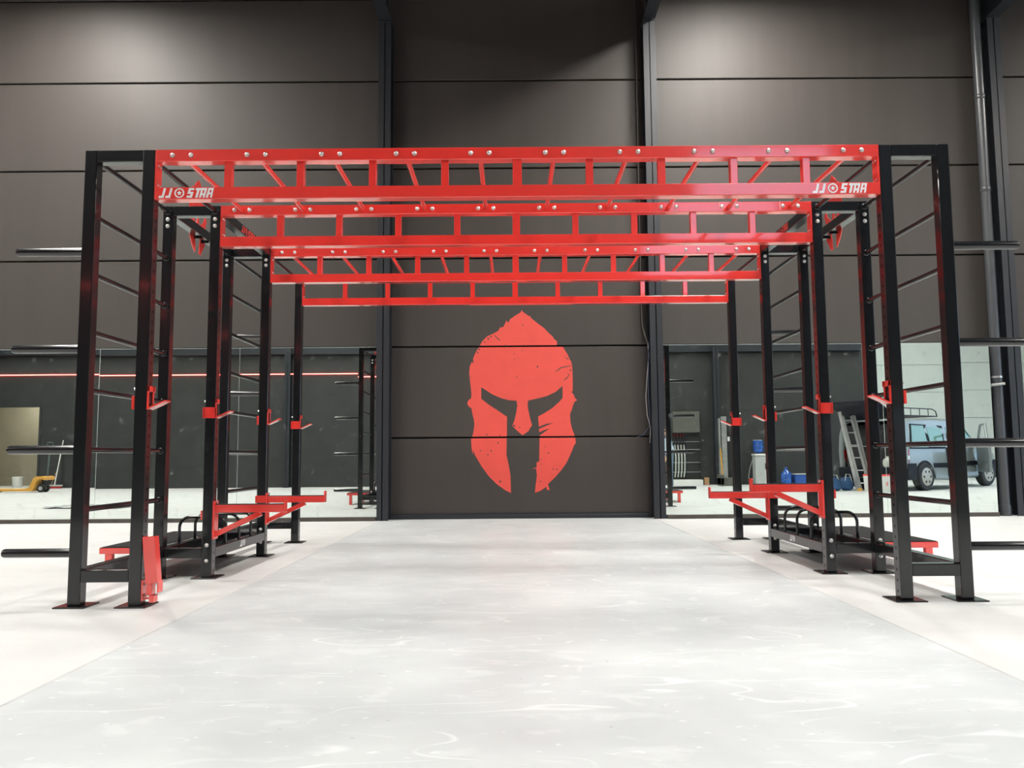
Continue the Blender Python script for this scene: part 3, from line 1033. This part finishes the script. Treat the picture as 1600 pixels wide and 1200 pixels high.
# =================================================================== THINGS SEEN IN THE MIRRORS
# LED strips
o = put('led_strip', MB().box(XL + 0.05, -4.42, FRONT + 0.002, FRONT + 0.03, 3.190, 3.206), 'led')
tag(o, 'long glowing red light strip along the dark wall, seen in the left mirrors', 'light strip')
o = put('led_strip', MB().box(-4.40, -3.3, FRONT + 0.002, FRONT + 0.03, 3.100, 3.116), 'led')
tag(o, 'short lower end of the red light strip beside the reflected uprights', 'light strip')

# pallet jack
jx, jy = -11.75, 0.85
t = thing('pallet_jack', (jx, jy, 0), 'yellow pallet jack with long forks, seen in the left mirror', 'pallet jack')
for dy in (-0.27, 0.11):
    put('fork', MB().box(jx - 1.35, jx - 0.22, jy + dy, jy + dy + 0.16, 0.035, 0.085, 0.008), 'yellow', t)
pr = [(-0.30, 0.035), (-0.12, 0.035), (-0.08, 0.10), (-0.02, 0.26), (0.04, 0.32), (0.13, 0.33), (0.18, 0.30), (0.20, 0.36), (0.12, 0.40), (0.0, 0.395), (-0.08, 0.36), (-0.20, 0.12), (-0.30, 0.085)]
put('head_frame', MB().prism(pr, (jx, jy + 0.22, 0), (1, 0, 0), (0, 0, 1), 0.44), 'yellow', t)
put('pump', MB().cyl((jx + 0.06, jy, 0.1), (jx + 0.06, jy, 0.31), 0.06, n=14), 'tyre', t, True)
for dy in (-0.1, 0.1):
    put('steer_wheel', MB().lathe([(0.03, -0.03), (0.09, -0.03), (0.1, -0.02), (0.1, 0.02), (0.09, 0.03), (0.03, 0.03)], (jx + 0.04, jy + dy, 0.1), (0, 1, 0), 20), 'tyre', t, True)
    put('wheel_hub', MB().cyl((jx + 0.04, jy + dy - 0.033, 0.1), (jx + 0.04, jy + dy + 0.033, 0.1), 0.05, n=16), 'light_grey', t, True)
for dy in (-0.19, 0.19):
    put('fork_roller', MB().cyl((jx - 1.15, jy + dy - 0.04, 0.035), (jx - 1.15, jy + dy + 0.04, 0.035), 0.035, n=12), 'tyre', t, True)
put('handle', MB().cyl((jx + 0.12, jy, 0.28), (jx + 0.16, jy, 1.08), 0.022, n=10).tube([(jx + 0.16, jy - 0.02, 1.06), (jx + 0.16, jy - 0.12, 1.12), (jx + 0.17, jy - 0.12, 1.23), (jx + 0.17, jy + 0.12, 1.23), (jx + 0.16, jy + 0.12, 1.12), (jx + 0.16, jy + 0.02, 1.06)], 0.014, 8), 'green_plastic', t, True)
# broom
t = thing('floor_broom', (-12.75, -1.5, 0), 'wide floor broom with pale pole leaning on the dark wall', 'broom')
put('head', MB().box(-12.95, -12.55, -1.52, -1.44, 0.06, 0.10, 0.008), 'light_grey', t)
put('bristles', MB().box(-12.93, -12.57, -1.51, -1.45, 0.0, 0.06), 'tail_red', t)
put('pole', MB().cyl((-12.76, -1.48, 0.09), (-12.70, -1.72, 1.34), 0.014, n=10), 'white_plastic', t, True)
put('brace', MB().cyl((-12.86, -1.48, 0.09), (-12.74, -1.57, 0.55), 0.006, n=8), 'cardboard', t, True)
# small tub in the beige room
o = put('paint_tub', MB().lathe([(0.12, 0), (0.14, 0.26), (0.15, 0.26), (0.15, 0.3), (0.1, 0.31)], (-14.42, -2.5, 0)), 'white_plastic', None, True)
tag(o, 'small pale tub standing in the beige doorway', 'tub')
# crumpled film on the floor
rng = random.Random(3)
fm = bmesh.new()
N = 9
grid = [[fm.verts.new((-7.9 + 1.3 * i / N, 6.7 + 0.8 * j / N, 0.004 + 0.03 * rng.random())) for j in range(N + 1)] for i in range(N + 1)]
for i in range(N):
    for j in range(N):
        fm.faces.new((grid[i][j], grid[i + 1][j], grid[i + 1][j + 1], grid[i][j + 1]))
h_ = MB()
h_.bm.free()
h_.bm = fm
o = put('plastic_sheet', h_, 'film', None, True)
tag(o, 'crumpled clear plastic sheet lying on the floor in the left mirror', 'plastic sheet')

# water cooler
x, y = 6.79, -1.40
t = thing('water_cooler', (x, y, 0), 'grey upright water cooler standing by the dark wall', 'water cooler')
bd = put('body', MB().box(x - 0.135, x + 0.135, y - 0.15, y + 0.15, 0.02, 0.80, 0.02).box(x - 0.15, x + 0.15, y - 0.16, y + 0.16, 0.0, 0.03, 0.006), 'light_grey', t)
put('top_deck', MB().box(x - 0.15, x + 0.15, y - 0.16, y + 0.17, 0.80, 0.855, 0.012), 'white_plastic', t)
put('front_panel', MB().box(x + 0.135, x + 0.17, y - 0.14, y + 0.14, 0.03, 0.42, 0.008).box(x + 0.135, x + 0.17, y - 0.14, y + 0.14, 0.60, 0.80, 0.008), 'white_plastic', t)
for dy in (-0.05, 0.05):
    put('tap', MB().cyl((x + 0.165, y + dy, 0.64), (x + 0.215, y + dy, 0.62), 0.014, n=8), 'white_plastic', t, True)
put('power_cord', MB().tube([(x - 0.13, y - 0.1, 0.72), (x - 0.22, y - 0.1, 0.45), (x - 0.27, y - 0.08, 0.2), (x - 0.2, y - 0.06, 0.05), (x - 0.05, y - 0.2, 0.02)], 0.007, 8), 'light_grey', t, True)
wb = thing('water_bottle', (6.79, -1.40, 0.855), 'blue bottle upside down on top of the grey water cooler', 'bottle')
x, y = 6.79, -1.40
put('body', MB().lathe([(0.03, 0), (0.05, 0.02), (0.135, 0.06), (0.14, 0.10), (0.13, 0.12), (0.14, 0.14), (0.14, 0.22), (0.13, 0.24), (0.14, 0.26), (0.14, 0.34), (0.12, 0.365), (0.11, 0.36), (0.03, 0.38)], (x, y, 0.856)), 'water_blue', wb, True)
put('base_ring', MB().lathe([(0.118, 0.0), (0.122, 0.012), (0.09, 0.02)], (x, y, 1.221)), 'light_grey', wb, True)
# spare bottle and crate
x, y = 7.48, -1.22
t = thing('spare_water_bottle', (x, y, 0.0), 'spare blue water bottle on the floor beside the blue crate', 'bottle')
put('body', MB().lathe([(0.12, 0), (0.14, 0.02), (0.145, 0.12), (0.135, 0.14), (0.145, 0.16), (0.145, 0.26), (0.12, 0.33), (0.05, 0.38), (0.035, 0.42)], (x, y, 0.0)), 'water_blue', t, True)
put('cap', MB().lathe([(0.04, 0), (0.04, 0.05), (0.03, 0.055)], (x, y, 0.42)), 'blue_plastic', t, True)
x, y = 7.88, -1.22
t = thing('storage_crate', (x, y, 0), 'blue plastic crate on the floor by the dark wall', 'crate')
put('box', MB().box(x - 0.20, x + 0.20, y - 0.15, y + 0.15, 0, 0.27, 0.012), 'blue_plastic', t)
put('rim', MB().box(x - 0.215, x + 0.215, y - 0.165, y + 0.165, 0.27, 0.295, 0.006), 'light_grey', t)
# lifting mast
x, y = 5.66, -0.85
t = thing('lift_mast', (x, y, 0), 'grey steel lifting mast with a yellow lever beside the water cooler', 'machine')
put('mast', MB().box(x - 0.10, x - 0.06, y - 0.05, y + 0.05, 0.1, 1.82, 0.004).box(x - 0.03, x + 0.11, y - 0.05, y + 0.05, 0.1, 1.87, 0.006), 'grey_steel', t)
put('base_block', MB().box(x - 0.12, x + 0.33, y - 0.2, y + 0.2, 0.03, 0.22, 0.01).box(x - 0.12, x - 0.03, y - 0.2, y + 0.2, 0.0, 0.30, 0.01).box(x - 0.03, x + 0.33, y - 0.2, y + 0.2, 0.0, 0.03), 'grey_panel', t)
put('lever', MB().obox((x - 0.04, y + 0.06, 0.25), (x - 0.075, y + 0.06, 1.0), 0.035, 0.03, 0.004), 'yellow', t)
put('chain', MB().box(x + 0.12, x + 0.20, y - 0.03, y + 0.03, 0.22, 1.45), 'lamp_body', t)
put('label_plate', MB().box(x + 0.13, x + 0.19, y + 0.031, y + 0.036, 1.2, 1.32), 'white_plastic', t)
# wall cabinet and tool rack
t = thing('wall_cabinet', (4.87, -1.62, 1.46), 'grey flat cabinet fixed to the dark wall above the tube rack', 'cabinet')
put('case', MB().box(4.47, 5.22, FRONT, FRONT + 0.22, 1.46, 2.05, 0.01), 'grey_panel', t)
put('door', MB().box(4.48, 5.21, FRONT + 0.22, FRONT + 0.235, 1.47, 2.04, 0.004), 'grey_panel', t)
t = thing('tube_rack', (4.87, -1.6, 0), 'dark metal rack on the wall below the grey cabinet', 'rack')
for xx in (4.45, 4.85, 5.22):
    put('rack_post', MB().box(xx, xx + 0.03, FRONT, FRONT + 0.04, 0.0, 1.44), 'column', t)
for zz in (0.35, 0.62, 0.98, 1.2):
    put('rack_rail', MB().box(4.45, 5.25, FRONT + 0.04, FRONT + 0.055, zz, zz + 0.02), 'grey_steel', t)
for k in range(4):
    xx = 4.52 + k * 0.085
    pts = [(xx, FRONT + 0.075, 1.42), (xx + 0.012, FRONT + 0.09, 1.1), (xx + 0.03, FRONT + 0.10, 0.75), (xx + 0.02, FRONT + 0.09, 0.40), (xx - 0.005, FRONT + 0.08, 0.22)]
    tt = thing('bent_tube', (xx, FRONT + 0.09, 0.22), '%s pale bent tube from the left, hanging on the wall rack' % ['first', 'second', 'third', 'fourth'][k], 'tube', 'pale tubes on the wall rack')
    put('tube', MB().tube(pts, 0.017, 10), 'pale_tube', tt, True)
    put('sleeve', MB().tube([(xx + 0.003, FRONT + 0.079, 1.36), (xx + 0.011, FRONT + 0.089, 1.12)], 0.021, 10), 'cable_black', tt, True)
    put('grip', MB().tube([(xx, FRONT + 0.075, 1.43), (xx + 0.003, FRONT + 0.079, 1.36)], 0.020, 10), 'tail_red', tt, True)
o = put('long_carton', MB().box(4.42, 5.24, -1.55, -1.40, 0.0, 0.15, 0.006).box(4.42, 5.20, -1.54, -1.41, 0.15, 0.158), 'white_plastic')
tag(o, 'long white carton lying on the floor below the rack', 'carton')
o = put('cardboard_block', MB().box(5.29, 5.41, -1.52, -1.42, 0, 0.21, 0.004).box(5.285, 5.415, -1.525, -1.415, 0.19, 0.205), 'cardboard')
tag(o, 'small brown cardboard box standing beside the long white carton', 'box')

# ------------------------------------------------------------------ van
ang = math.atan2(-0.53, 0.85)
van = thing('parked_van', (8.61, 2.48, 0), 'pale blue-grey small van with roof rack and open tailgate', 'van', None, (0, 0, ang))


def section(x, ztop, zsill, wl, wr_):
    """half section from sill to roof centre: (y,z)"""
    hb_ = min(1.0, ztop)
    pts = [(wl - 0.06, zsill), (wl - 0.01, zsill + 0.12), (wl, 0.62 if ztop > 0.7 else ztop - 0.1)]
    if ztop > 1.1:
        pts += [(wl - 0.015, 0.95), (wr_ + (wl - wr_) * 0.45, 1.0 + (ztop - 1.0) * 0.5), (wr_, ztop - 0.07), (wr_ - 0.09, ztop - 0.012), (0.0, ztop)]
    else:
        pts += [(wl - 0.03, ztop - 0.10), (wl - 0.10, ztop - 0.05), (wl - 0.22, ztop - 0.02), (wl - 0.4, ztop - 0.005), (0.0, ztop)]
    return [(x, a, b) for a, b in pts]


secs = [section(-0.62, 1.55, 0.36, 0.80, 0.66), section(-0.45, 1.60, 0.28, 0.82, 0.69), section(0.45, 1.63, 0.22, 0.83, 0.71), section(1.2, 1.62, 0.22, 0.83, 0.70),
        section(1.75, 1.55, 0.22, 0.83, 0.67), section(2.35, 1.08, 0.22, 0.82, 0.70), section(2.55, 0.98, 0.24, 0.82, 0.7), section(3.0, 0.86, 0.28, 0.78, 0.6), section(3.22, 0.70, 0.34, 0.66, 0.5)]
m = MB()
rings = []
for sct in secs:
    L = [m.bm.verts.new(p) for p in sct]
    Rr = [m.bm.verts.new((p[0], -p[1], p[2])) for p in reversed(sct[:-1])]
    rings.append(L + Rr)
for i in range(len(rings) - 1):
    A, B = rings[i], rings[i + 1]
    for k in range(len(A) - 1):
        m.bm.faces.new((A[k], A[k + 1], B[k + 1], B[k]))
    m.bm.faces.new((A[-1], A[0], B[0], B[-1]))
m.bm.faces.new(rings[-1])
bd = loc_put('body', m, 'van_paint', van, True)
# lower cladding and arches on both sides
for sy in (1, -1):
    def yy(v):
        return sy * v
    for nm, xa, xb in (('rear_bumper', -0.66, -0.33), ('side_cladding', 0.34, 2.2)):
        z0_, z1_ = (0.25, 0.60) if nm == 'rear_bumper' else (0.50, 0.60)
        loc_put(nm, MB().box(xa, xb, yy(0.80), yy(0.845), z0_, z1_, 0.008), 'van_trim', van)
    loc_put('front_wing_trim', MB().box(2.88, 3.15, yy(0.70), yy(0.80), 0.28, 0.62, 0.01), 'van_trim', van)
    for cx in (0.0, 2.55):
        arch = [(0.36 * math.cos(a), 0.30 + 0.36 * math.sin(a)) for a in [math.pi * k / 12 for k in range(13)]]
        loc_put('wheel_arch', MB().prism(arch, (cx, yy(0.80) if sy > 0 else yy(0.836), 0), (1, 0, 0), (0, 0, 1), -0.036), 'van_trim', van)
        wmb = MB().lathe([(0.20, -0.09), (0.28, -0.09), (0.305, -0.06), (0.305, 0.06), (0.28, 0.09), (0.20, 0.09)], (cx, yy(0.77), 0.305), (0, 1, 0), 28)
        wh = loc_put('wheel', wmb, 'tyre', van, True)
        hub = MB().lathe([(0.20, 0.0), (0.195, 0.012), (0.16, 0.018), (0.06, 0.024), (0.02, 0.026)], (cx, yy(0.857), 0.305), (0, sy, 0), 28)
        loc_put('hubcap', hub, 'hubcap', wh, True)
        hl = MB()
        for k in range(6):
            a = 2 * math.pi * k / 6
            c0 = Vector((cx + 0.125 * math.cos(a), yy(0.872), 0.305 + 0.125 * math.sin(a)))
            hl.cyl(c0, c0 + Vector((0, sy * 0.009, 0)), 0.026, n=10)
        loc_put('hubcap_slots', hl, 'tyre', wh)
    # windows
    def sidewin(nm, pl, d=0.004):
        # place on the leaning glasshouse plane
        mm = MB()
        q = []
        for px, pz in pl:
            tt_ = max(0.0, (pz - 0.95) / 0.6)
            q.append(Vector((px, yy(0.835 - 0.125 * tt_), pz)))
        va = [mm.bm.verts.new(v) for v in q]
        vb = [mm.bm.verts.new(v - Vector((0, sy * 0.03, 0))) for v in q]
        mm.bm.faces.new(va)
        mm.bm.faces.new(list(reversed(vb)))
        for i in range(len(q)):
            j = (i + 1) % len(q)
            mm.bm.faces.new((va[i], va[j], vb[j], vb[i]))
        return mm
    fr = loc_put('window_surround', sidewin('f', [(-0.50, 0.92), (0.84, 0.92), (0.90, 1.44), (-0.33, 1.47)]), 'van_trim', van)
    wa = sidewin('a', [(-0.46, 0.95), (0.16, 0.95), (0.15, 1.43), (-0.30, 1.44)])
    for v in wa.bm.verts:
        v.co.y += sy * 0.006
    loc_put('side_window', wa, 'van_glass', van)
    wb = sidewin('b', [(0.28, 0.96), (0.78, 0.96), (0.82, 1.39), (0.25, 1.41)])
    for v in wb.bm.verts:
        v.co.y += sy * 0.006
    loc_put('side_window', wb, 'van_glass', van)
    wc = sidewin('c', [(0.98, 0.96), (2.0, 0.96), (1.72, 1.38), (1.0, 1.41)])
    for v in wc.bm.verts:
        v.co.y += sy * 0.003
    loc_put('side_window', wc, 'van_glass', van)
    loc_put('tail_light', MB().box(-0.665, -0.55, yy(0.70), yy(0.825), 0.62, 0.92, 0.012), 'tail_red', van)
    loc_put('indicator_light', MB().box(-0.668, -0.552, yy(0.71), yy(0.827), 0.68, 0.77, 0.008), 'white_plastic', van)
    loc_put('door_seam', MB().box(0.88, 0.90, yy(0.820), yy(0.838), 0.30, 0.95), 'van_trim', van)
    loc_put('sill_panel', MB().box(0.4, 2.15, yy(0.79), yy(0.832), 0.26, 0.49, 0.01), 'van_paint', van)
# open rear: dark sheet stands for the shaded load space, with frame and cargo
loc_put('load_shade_sheet', MB().box(-0.632, -0.615, -0.66, 0.66, 0.50, 1.47, 0.004), 'tyre', van)
for sy in (-1, 1):
    loc_put('rear_pillar', MB().tube([(-0.64, sy * 0.76, 0.5), (-0.645, sy * 0.775, 0.9), (-0.64, sy * 0.75, 1.25), (-0.60, sy * 0.68, 1.54)], 0.07, 10), 'van_paint', van, True)
loc_put('load_sill', MB().box(-0.80, -0.60, -0.78, 0.78, 0.30, 0.52, 0.02), 'van_trim', van)
loc_put('load_bar', MB().box(-0.655, -0.64, -0.66, 0.66, 0.98, 1.0), 'light_grey', van)
cg = thing('cargo_sack', (8.61, 2.48, 0), 'pale lumpy sack on the sill of the open van', 'sack', None, (0, 0, ang))
loc_put('sack', MB().lathe([(0.07, 0), (0.10, 0.05), (0.10, 0.14), (0.06, 0.20)], (-0.735, 0.42, 0.522)), 'pale_tube', cg, True)
loc_put('tie', MB().lathe([(0.05, 0), (0.03, 0.03), (0.06, 0.05)], (-0.735, 0.42, 0.715)), 'pale_tube', cg, True)
cg = thing('timber_block', (8.61, 2.48, 0), 'brown timber offcut lying on the sill of the open van', 'timber', None, (0, 0, ang))
loc_put('plank', MB().box(-0.76, -0.645, -0.12, 0.18, 0.521, 0.565, 0.004), 'wood', cg)
loc_put('block', MB().box(-0.74, -0.65, -0.05, 0.10, 0.565, 0.70, 0.008), 'wood', cg)
m = MB().obox((-0.58, 0, 1.60), (-1.35, 0, 1.98), 1.22, 0.05, 0.02)
loc_put('tailgate', m, 'van_trim', van)
# front door standing open
m = MB().prism([(0, 0.35), (0.95, 0.35), (0.95, 0.92), (0, 0.92)], (2.1, 0.84, 0), (-0.74, 0.67, 0), (0, 0, 1), 0.06)
dr = loc_put('open_door', m, 'van_paint', van)
m = MB().tube([(2.05, 0.90, 0.92), (1.94, 1.0, 1.2), (1.80, 1.12, 1.42), (1.55, 1.35, 1.44), (1.42, 1.46, 0.93)], 0.03, 8)
loc_put('door_frame', m, 'van_paint', dr, True)
loc_put('wing_mirror', MB().box(2.18, 2.3, 0.84, 1.02, 0.92, 1.06, 0.03), 'van_trim', van)
loc_put('windscreen', MB().obox((2.30, 0, 1.15), (1.86, 0, 1.50), 1.24, 0.02, 0.004), 'van_glass', van)
for sy in (-1, 1):
    loc_put('headlamp', MB().box(2.98, 3.16, sy * 0.50, sy * 0.70, 0.60, 0.74, 0.02), 'white_plastic', van)
# roof rack
rk = MB()
for sy in (-1, 1):
    rk.tube([(-0.30, sy * 0.55, 1.66), (-0.34, sy * 0.55, 1.80), (-0.25, sy * 0.55, 1.83), (0.85, sy * 0.55, 1.83), (1.0, sy * 0.55, 1.78), (1.05, sy * 0.55, 1.66)], 0.013, 8)
    rk.cyl((-0.32, sy * 0.55, 1.665), (1.06, sy * 0.55, 1.665), 0.013, n=8)
    for xx in (0.02, 0.36, 0.7):
        rk.cyl((xx, sy * 0.55, 1.665), (xx, sy * 0.55, 1.83), 0.009, n=8)
for xx in (-0.28, 0.1, 0.5, 1.0):
    rk.cyl((xx, -0.55, 1.665), (xx, 0.55, 1.665), 0.012, n=8)
loc_put('roof_rack', rk, 'lamp_body', van, True)

# ladder leaning on the van
t = thing('aluminium_ladder', (7.80, 2.95, 0), 'aluminium ladder leaning against the back of the van', 'ladder')
bx0, by0 = 7.80, 2.95
tx0, ty0, tz0 = 7.60, 2.62, 1.78
hwid = 0.145
dirn = Vector((0.95, 0.1, 0)).normalized()
for sgn in (-1, 1):
    a = Vector((bx0, by0, 0.0)) + dirn * hwid * sgn
    b = Vector((tx0, ty0, tz0)) + dirn * hwid * sgn
    put('stile', MB().obox(a, b, 0.03, 0.07, 0.003), 'aluminium', t)
    a2, b2 = a + dirn * (-0.05 * sgn) + Vector((0, 0.03, 0.02)), b + dirn * (-0.05 * sgn) + Vector((0, 0.03, -0.1))
    put('stile', MB().obox(a2, b2, 0.025, 0.05, 0.003), 'aluminium', t)
for k in range(6):
    q = (k + 0.6) / 6.3
    c = Vector((bx0, by0, 0)).lerp(Vector((tx0, ty0, tz0)), q)
    put('rung', MB().cyl(c - dirn * hwid, c + dirn * hwid, 0.014, n=10), 'aluminium', t, True)

# blue bags in front of the van
for k, (x, y, sx, h) in enumerate(((7.12, 2.90, 0.17, 0.30), (7.50, 2.72, 0.14, 0.31))):
    m = MB().lathe([(0.6 * sx, 0), (sx, 0.05), (sx * 1.02, h * 0.55), (sx * 0.75, h * 0.9), (sx * 0.25, h)], (x, y, 0), n=14)
    rr = random.Random(k)
    for v in m.bm.verts:
        v.co.x += rr.uniform(-0.015, 0.015)
        v.co.y += rr.uniform(-0.015, 0.015)
    t = thing('tool_bag', (x, y, 0), ['crumpled blue bag on the floor left of the ladder in the mirror', 'smaller blue bag tucked against the ladder foot'][k], 'bag', 'blue bags by the van')
    put('sack', m, 'blue_cloth', t, True)
    put('strap', MB().tube([(x - sx * 0.6, y + sx * 0.7, h * 0.5), (x - sx * 0.3, y + sx * 0.55, h + 0.06), (x + sx * 0.3, y + sx * 0.55, h + 0.05), (x + sx * 0.6, y + sx * 0.7, h * 0.5)], 0.012, 8), 'light_grey', t, True)
o = put('wood_offcut', MB().box(7.60, 7.68, 3.02, 3.09, 0, 0.06, 0.004).box(7.61, 7.67, 3.03, 3.08, 0.06, 0.064), 'yellow')
tag(o, 'small yellow block on the floor at the ladder foot', 'block')
for k, (x, y) in enumerate(((7.66, 3.46), (7.88, 3.80))):
    t = thing('paint_bucket', (x, y, 0), ['white bucket with red rim nearer the ladder', 'white bucket with red rim nearer the van wheel'][k], 'bucket', 'paint buckets by the van')
    put('pail', MB().lathe([(0.075, 0), (0.08, 0.01), (0.098, 0.35), (0.095, 0.35)], (x, y, 0)), 'white_plastic', t, True)
    put('rim', MB().lathe([(0.102, 0.0), (0.104, 0.02), (0.104, 0.035), (0.06, 0.04)], (x, y, 0.345)), 'red', t, True)
    put('print', MB().box(x - 0.035, x + 0.0, y + 0.088, y + 0.094, 0.14, 0.22), 'red', t)

# ------------------------------------------------------------------ person, mostly hidden behind the right column in the mirror
px, py = 3.80, 1.36
person = thing('person', (px, py, 0), 'person in pale blue shirt and jeans, reflected at the edge of the right column', 'person')


def skin_mesh(name, verts, edges, radii, m, root=0, sub=2):
    me = bpy.data.meshes.new(name)
    me.from_pydata([Vector(v) - wp(person) for v in verts], edges, [])
    o = bpy.data.objects.new(name, me)
    COL.objects.link(o)
    o.parent = person
    sk = o.modifiers.new('skin', 'SKIN')
    for i, r_ in enumerate(radii):
        me.skin_vertices[0].data[i].radius = (r_, r_) if isinstance(r_, float) else r_
        me.skin_vertices[0].data[i].use_root = (i == root)
    sk.use_smooth_shade = True
    sb = o.modifiers.new('sub', 'SUBSURF')
    sb.levels = sb.render_levels = sub
    me.materials.append(MATS[m])
    return o


H = 1.50 / 1.72
V = lambda x, y, z: (px + x * H, py + y * H, z * H)
# body (trousers and skin in one figure), facing towards -x, leaning a little
verts = [V(0, 0, 0.93), V(-0.02, 0, 1.12), V(-0.05, 0, 1.33), V(-0.08, 0, 1.44), V(-0.10, 0, 1.52),
         V(0.0, 0.10, 0.88), V(-0.02, 0.11, 0.48), V(0.01, 0.11, 0.09), V(-0.14, 0.12, 0.035),
         V(0.0, -0.10, 0.88), V(0.01, -0.11, 0.48), V(0.04, -0.11, 0.09), V(-0.11, -0.12, 0.035),
         V(-0.06, 0.19, 1.38), V(-0.04, 0.25, 1.10), V(-0.16, 0.24, 0.90), V(-0.06, -0.19, 1.38), V(-0.02, -0.25, 1.10), V(-0.14, -0.24, 0.89)]
edges = [(0, 1), (1, 2), (2, 3), (3, 4), (0, 5), (5, 6), (6, 7), (7, 8), (0, 9), (9, 10), (10, 11), (11, 12), (2, 13), (13, 14), (14, 15), (2, 16), (16, 17), (17, 18)]
radii = [(0.12, 0.14), (0.11, 0.13), (0.12, 0.15), 0.055, 0.05, 0.085, 0.06, 0.045, 0.035, 0.085, 0.06, 0.045, 0.035, 0.05, 0.04, 0.03, 0.05, 0.04, 0.03]
radii = [tuple(q * H for q in r_) if isinstance(r_, tuple) else r_ * H for r_ in radii]
body = skin_mesh('body', verts, edges, radii, 'jeans')
sv = [V(0, 0, 0.96), V(-0.02, 0, 1.12), V(-0.05, 0, 1.33), V(-0.075, 0, 1.43), V(-0.06, 0.19, 1.38), V(-0.045, 0.25, 1.14), V(-0.06, -0.19, 1.38), V(-0.025, -0.25, 1.14)]
se = [(0, 1), (1, 2), (2, 3), (2, 4), (4, 5), (2, 6), (6, 7)]
sr = [(0.135, 0.16), (0.13, 0.15), (0.14, 0.165), 0.07, 0.065, 0.055, 0.065, 0.055]
sr = [tuple(q * H for q in r_) if isinstance(r_, tuple) else r_ * H for r_ in sr]
skin_mesh('shirt', sv, se, sr, 'shirt')
hc = Vector(V(-0.13, 0, 1.625))
hd = bmesh.new()
bmesh.ops.create_uvsphere(hd, u_segments=24, v_segments=16, radius=1.0)
for v in hd.verts:
    d = v.co.copy()
    q = Vector((d.x * 0.098, d.y * 0.076, d.z * 0.118))
    if d.z < 0:
        q.x *= 1 + 0.12 * d.z
        q.y *= 1 + 0.22 * d.z
    if d.x < -0.8 and abs(d.y) < 0.25 and -0.35 < d.z < 0.1:
        q.x -= 0.022
    v.co = hc + q * H
hm_ = MB()
hm_.bm.free()
hm_.bm = hd
head = put('head', hm_, 'skin', person, True)
hr = bmesh.new()
bmesh.ops.create_uvsphere(hr, u_segments=24, v_segments=16, radius=1.0)
bmesh.ops.delete(hr, geom=[v for v in hr.verts if v.co.z < (0.25 if v.co.x < -0.2 else -0.35)], context='VERTS')
for v in hr.verts:
    v.co = hc + Vector((v.co.x * 0.106, v.co.y * 0.084, v.co.z * 0.127)) * H
hm2 = MB()
hm2.bm.free()
hm2.bm = hr
put('hair', hm2, 'hair', head, True)
for sy in (-1, 1):
    put('eye', MB().lathe([(0.009, 0), (0.006, 0.004)], hc + Vector((-0.088, sy * 0.03, 0.01)) * H, (-1, 0, 0), 10), 'tyre', head)
    put('ear', MB().lathe([(0.022, 0), (0.02, 0.012), (0.01, 0.014)], hc + Vector((0.01, sy * 0.070, -0.005)) * H, (0, sy, 0), 10), 'skin', head, True)
    hw_ = Vector(V(-0.16 if sy > 0 else -0.14, sy * 0.24, 0.90))
    hv = MB()
    hv.obox(hw_ + Vector((0.0, 0, 0.02)), hw_ + Vector((-0.03, 0, -0.07)), 0.03, 0.062, 0.01, (1, 0, 0))
    for k in range(4):
        s0 = hw_ + Vector((-0.03 + (k - 1.5) * 0.016, 0, -0.065))
        ln = (0.055, 0.066, 0.062, 0.048)[k]
        hv.tube([s0, s0 + Vector((-0.008, -sy * 0.008, -ln * 0.55)), s0 + Vector((-0.008, -sy * 0.025, -ln))], [0.0085, 0.008, 0.006], 8)
    hv.tube([hw_ + Vector((-0.03, 0, -0.01)), hw_ + Vector((-0.06, -sy * 0.012, -0.045)), hw_ + Vector((-0.066, -sy * 0.02, -0.075))], [0.011, 0.009, 0.007], 8)
    put('hand', hv, 'skin', person, True)
    fx = Vector(V(-0.05, sy * 0.115, 0))
    put('shoe', MB().box(fx.x - 0.14, fx.x + 0.10, fx.y - 0.045, fx.y + 0.045, 0.0, 0.075, 0.025, 3), 'white_plastic', person, True)
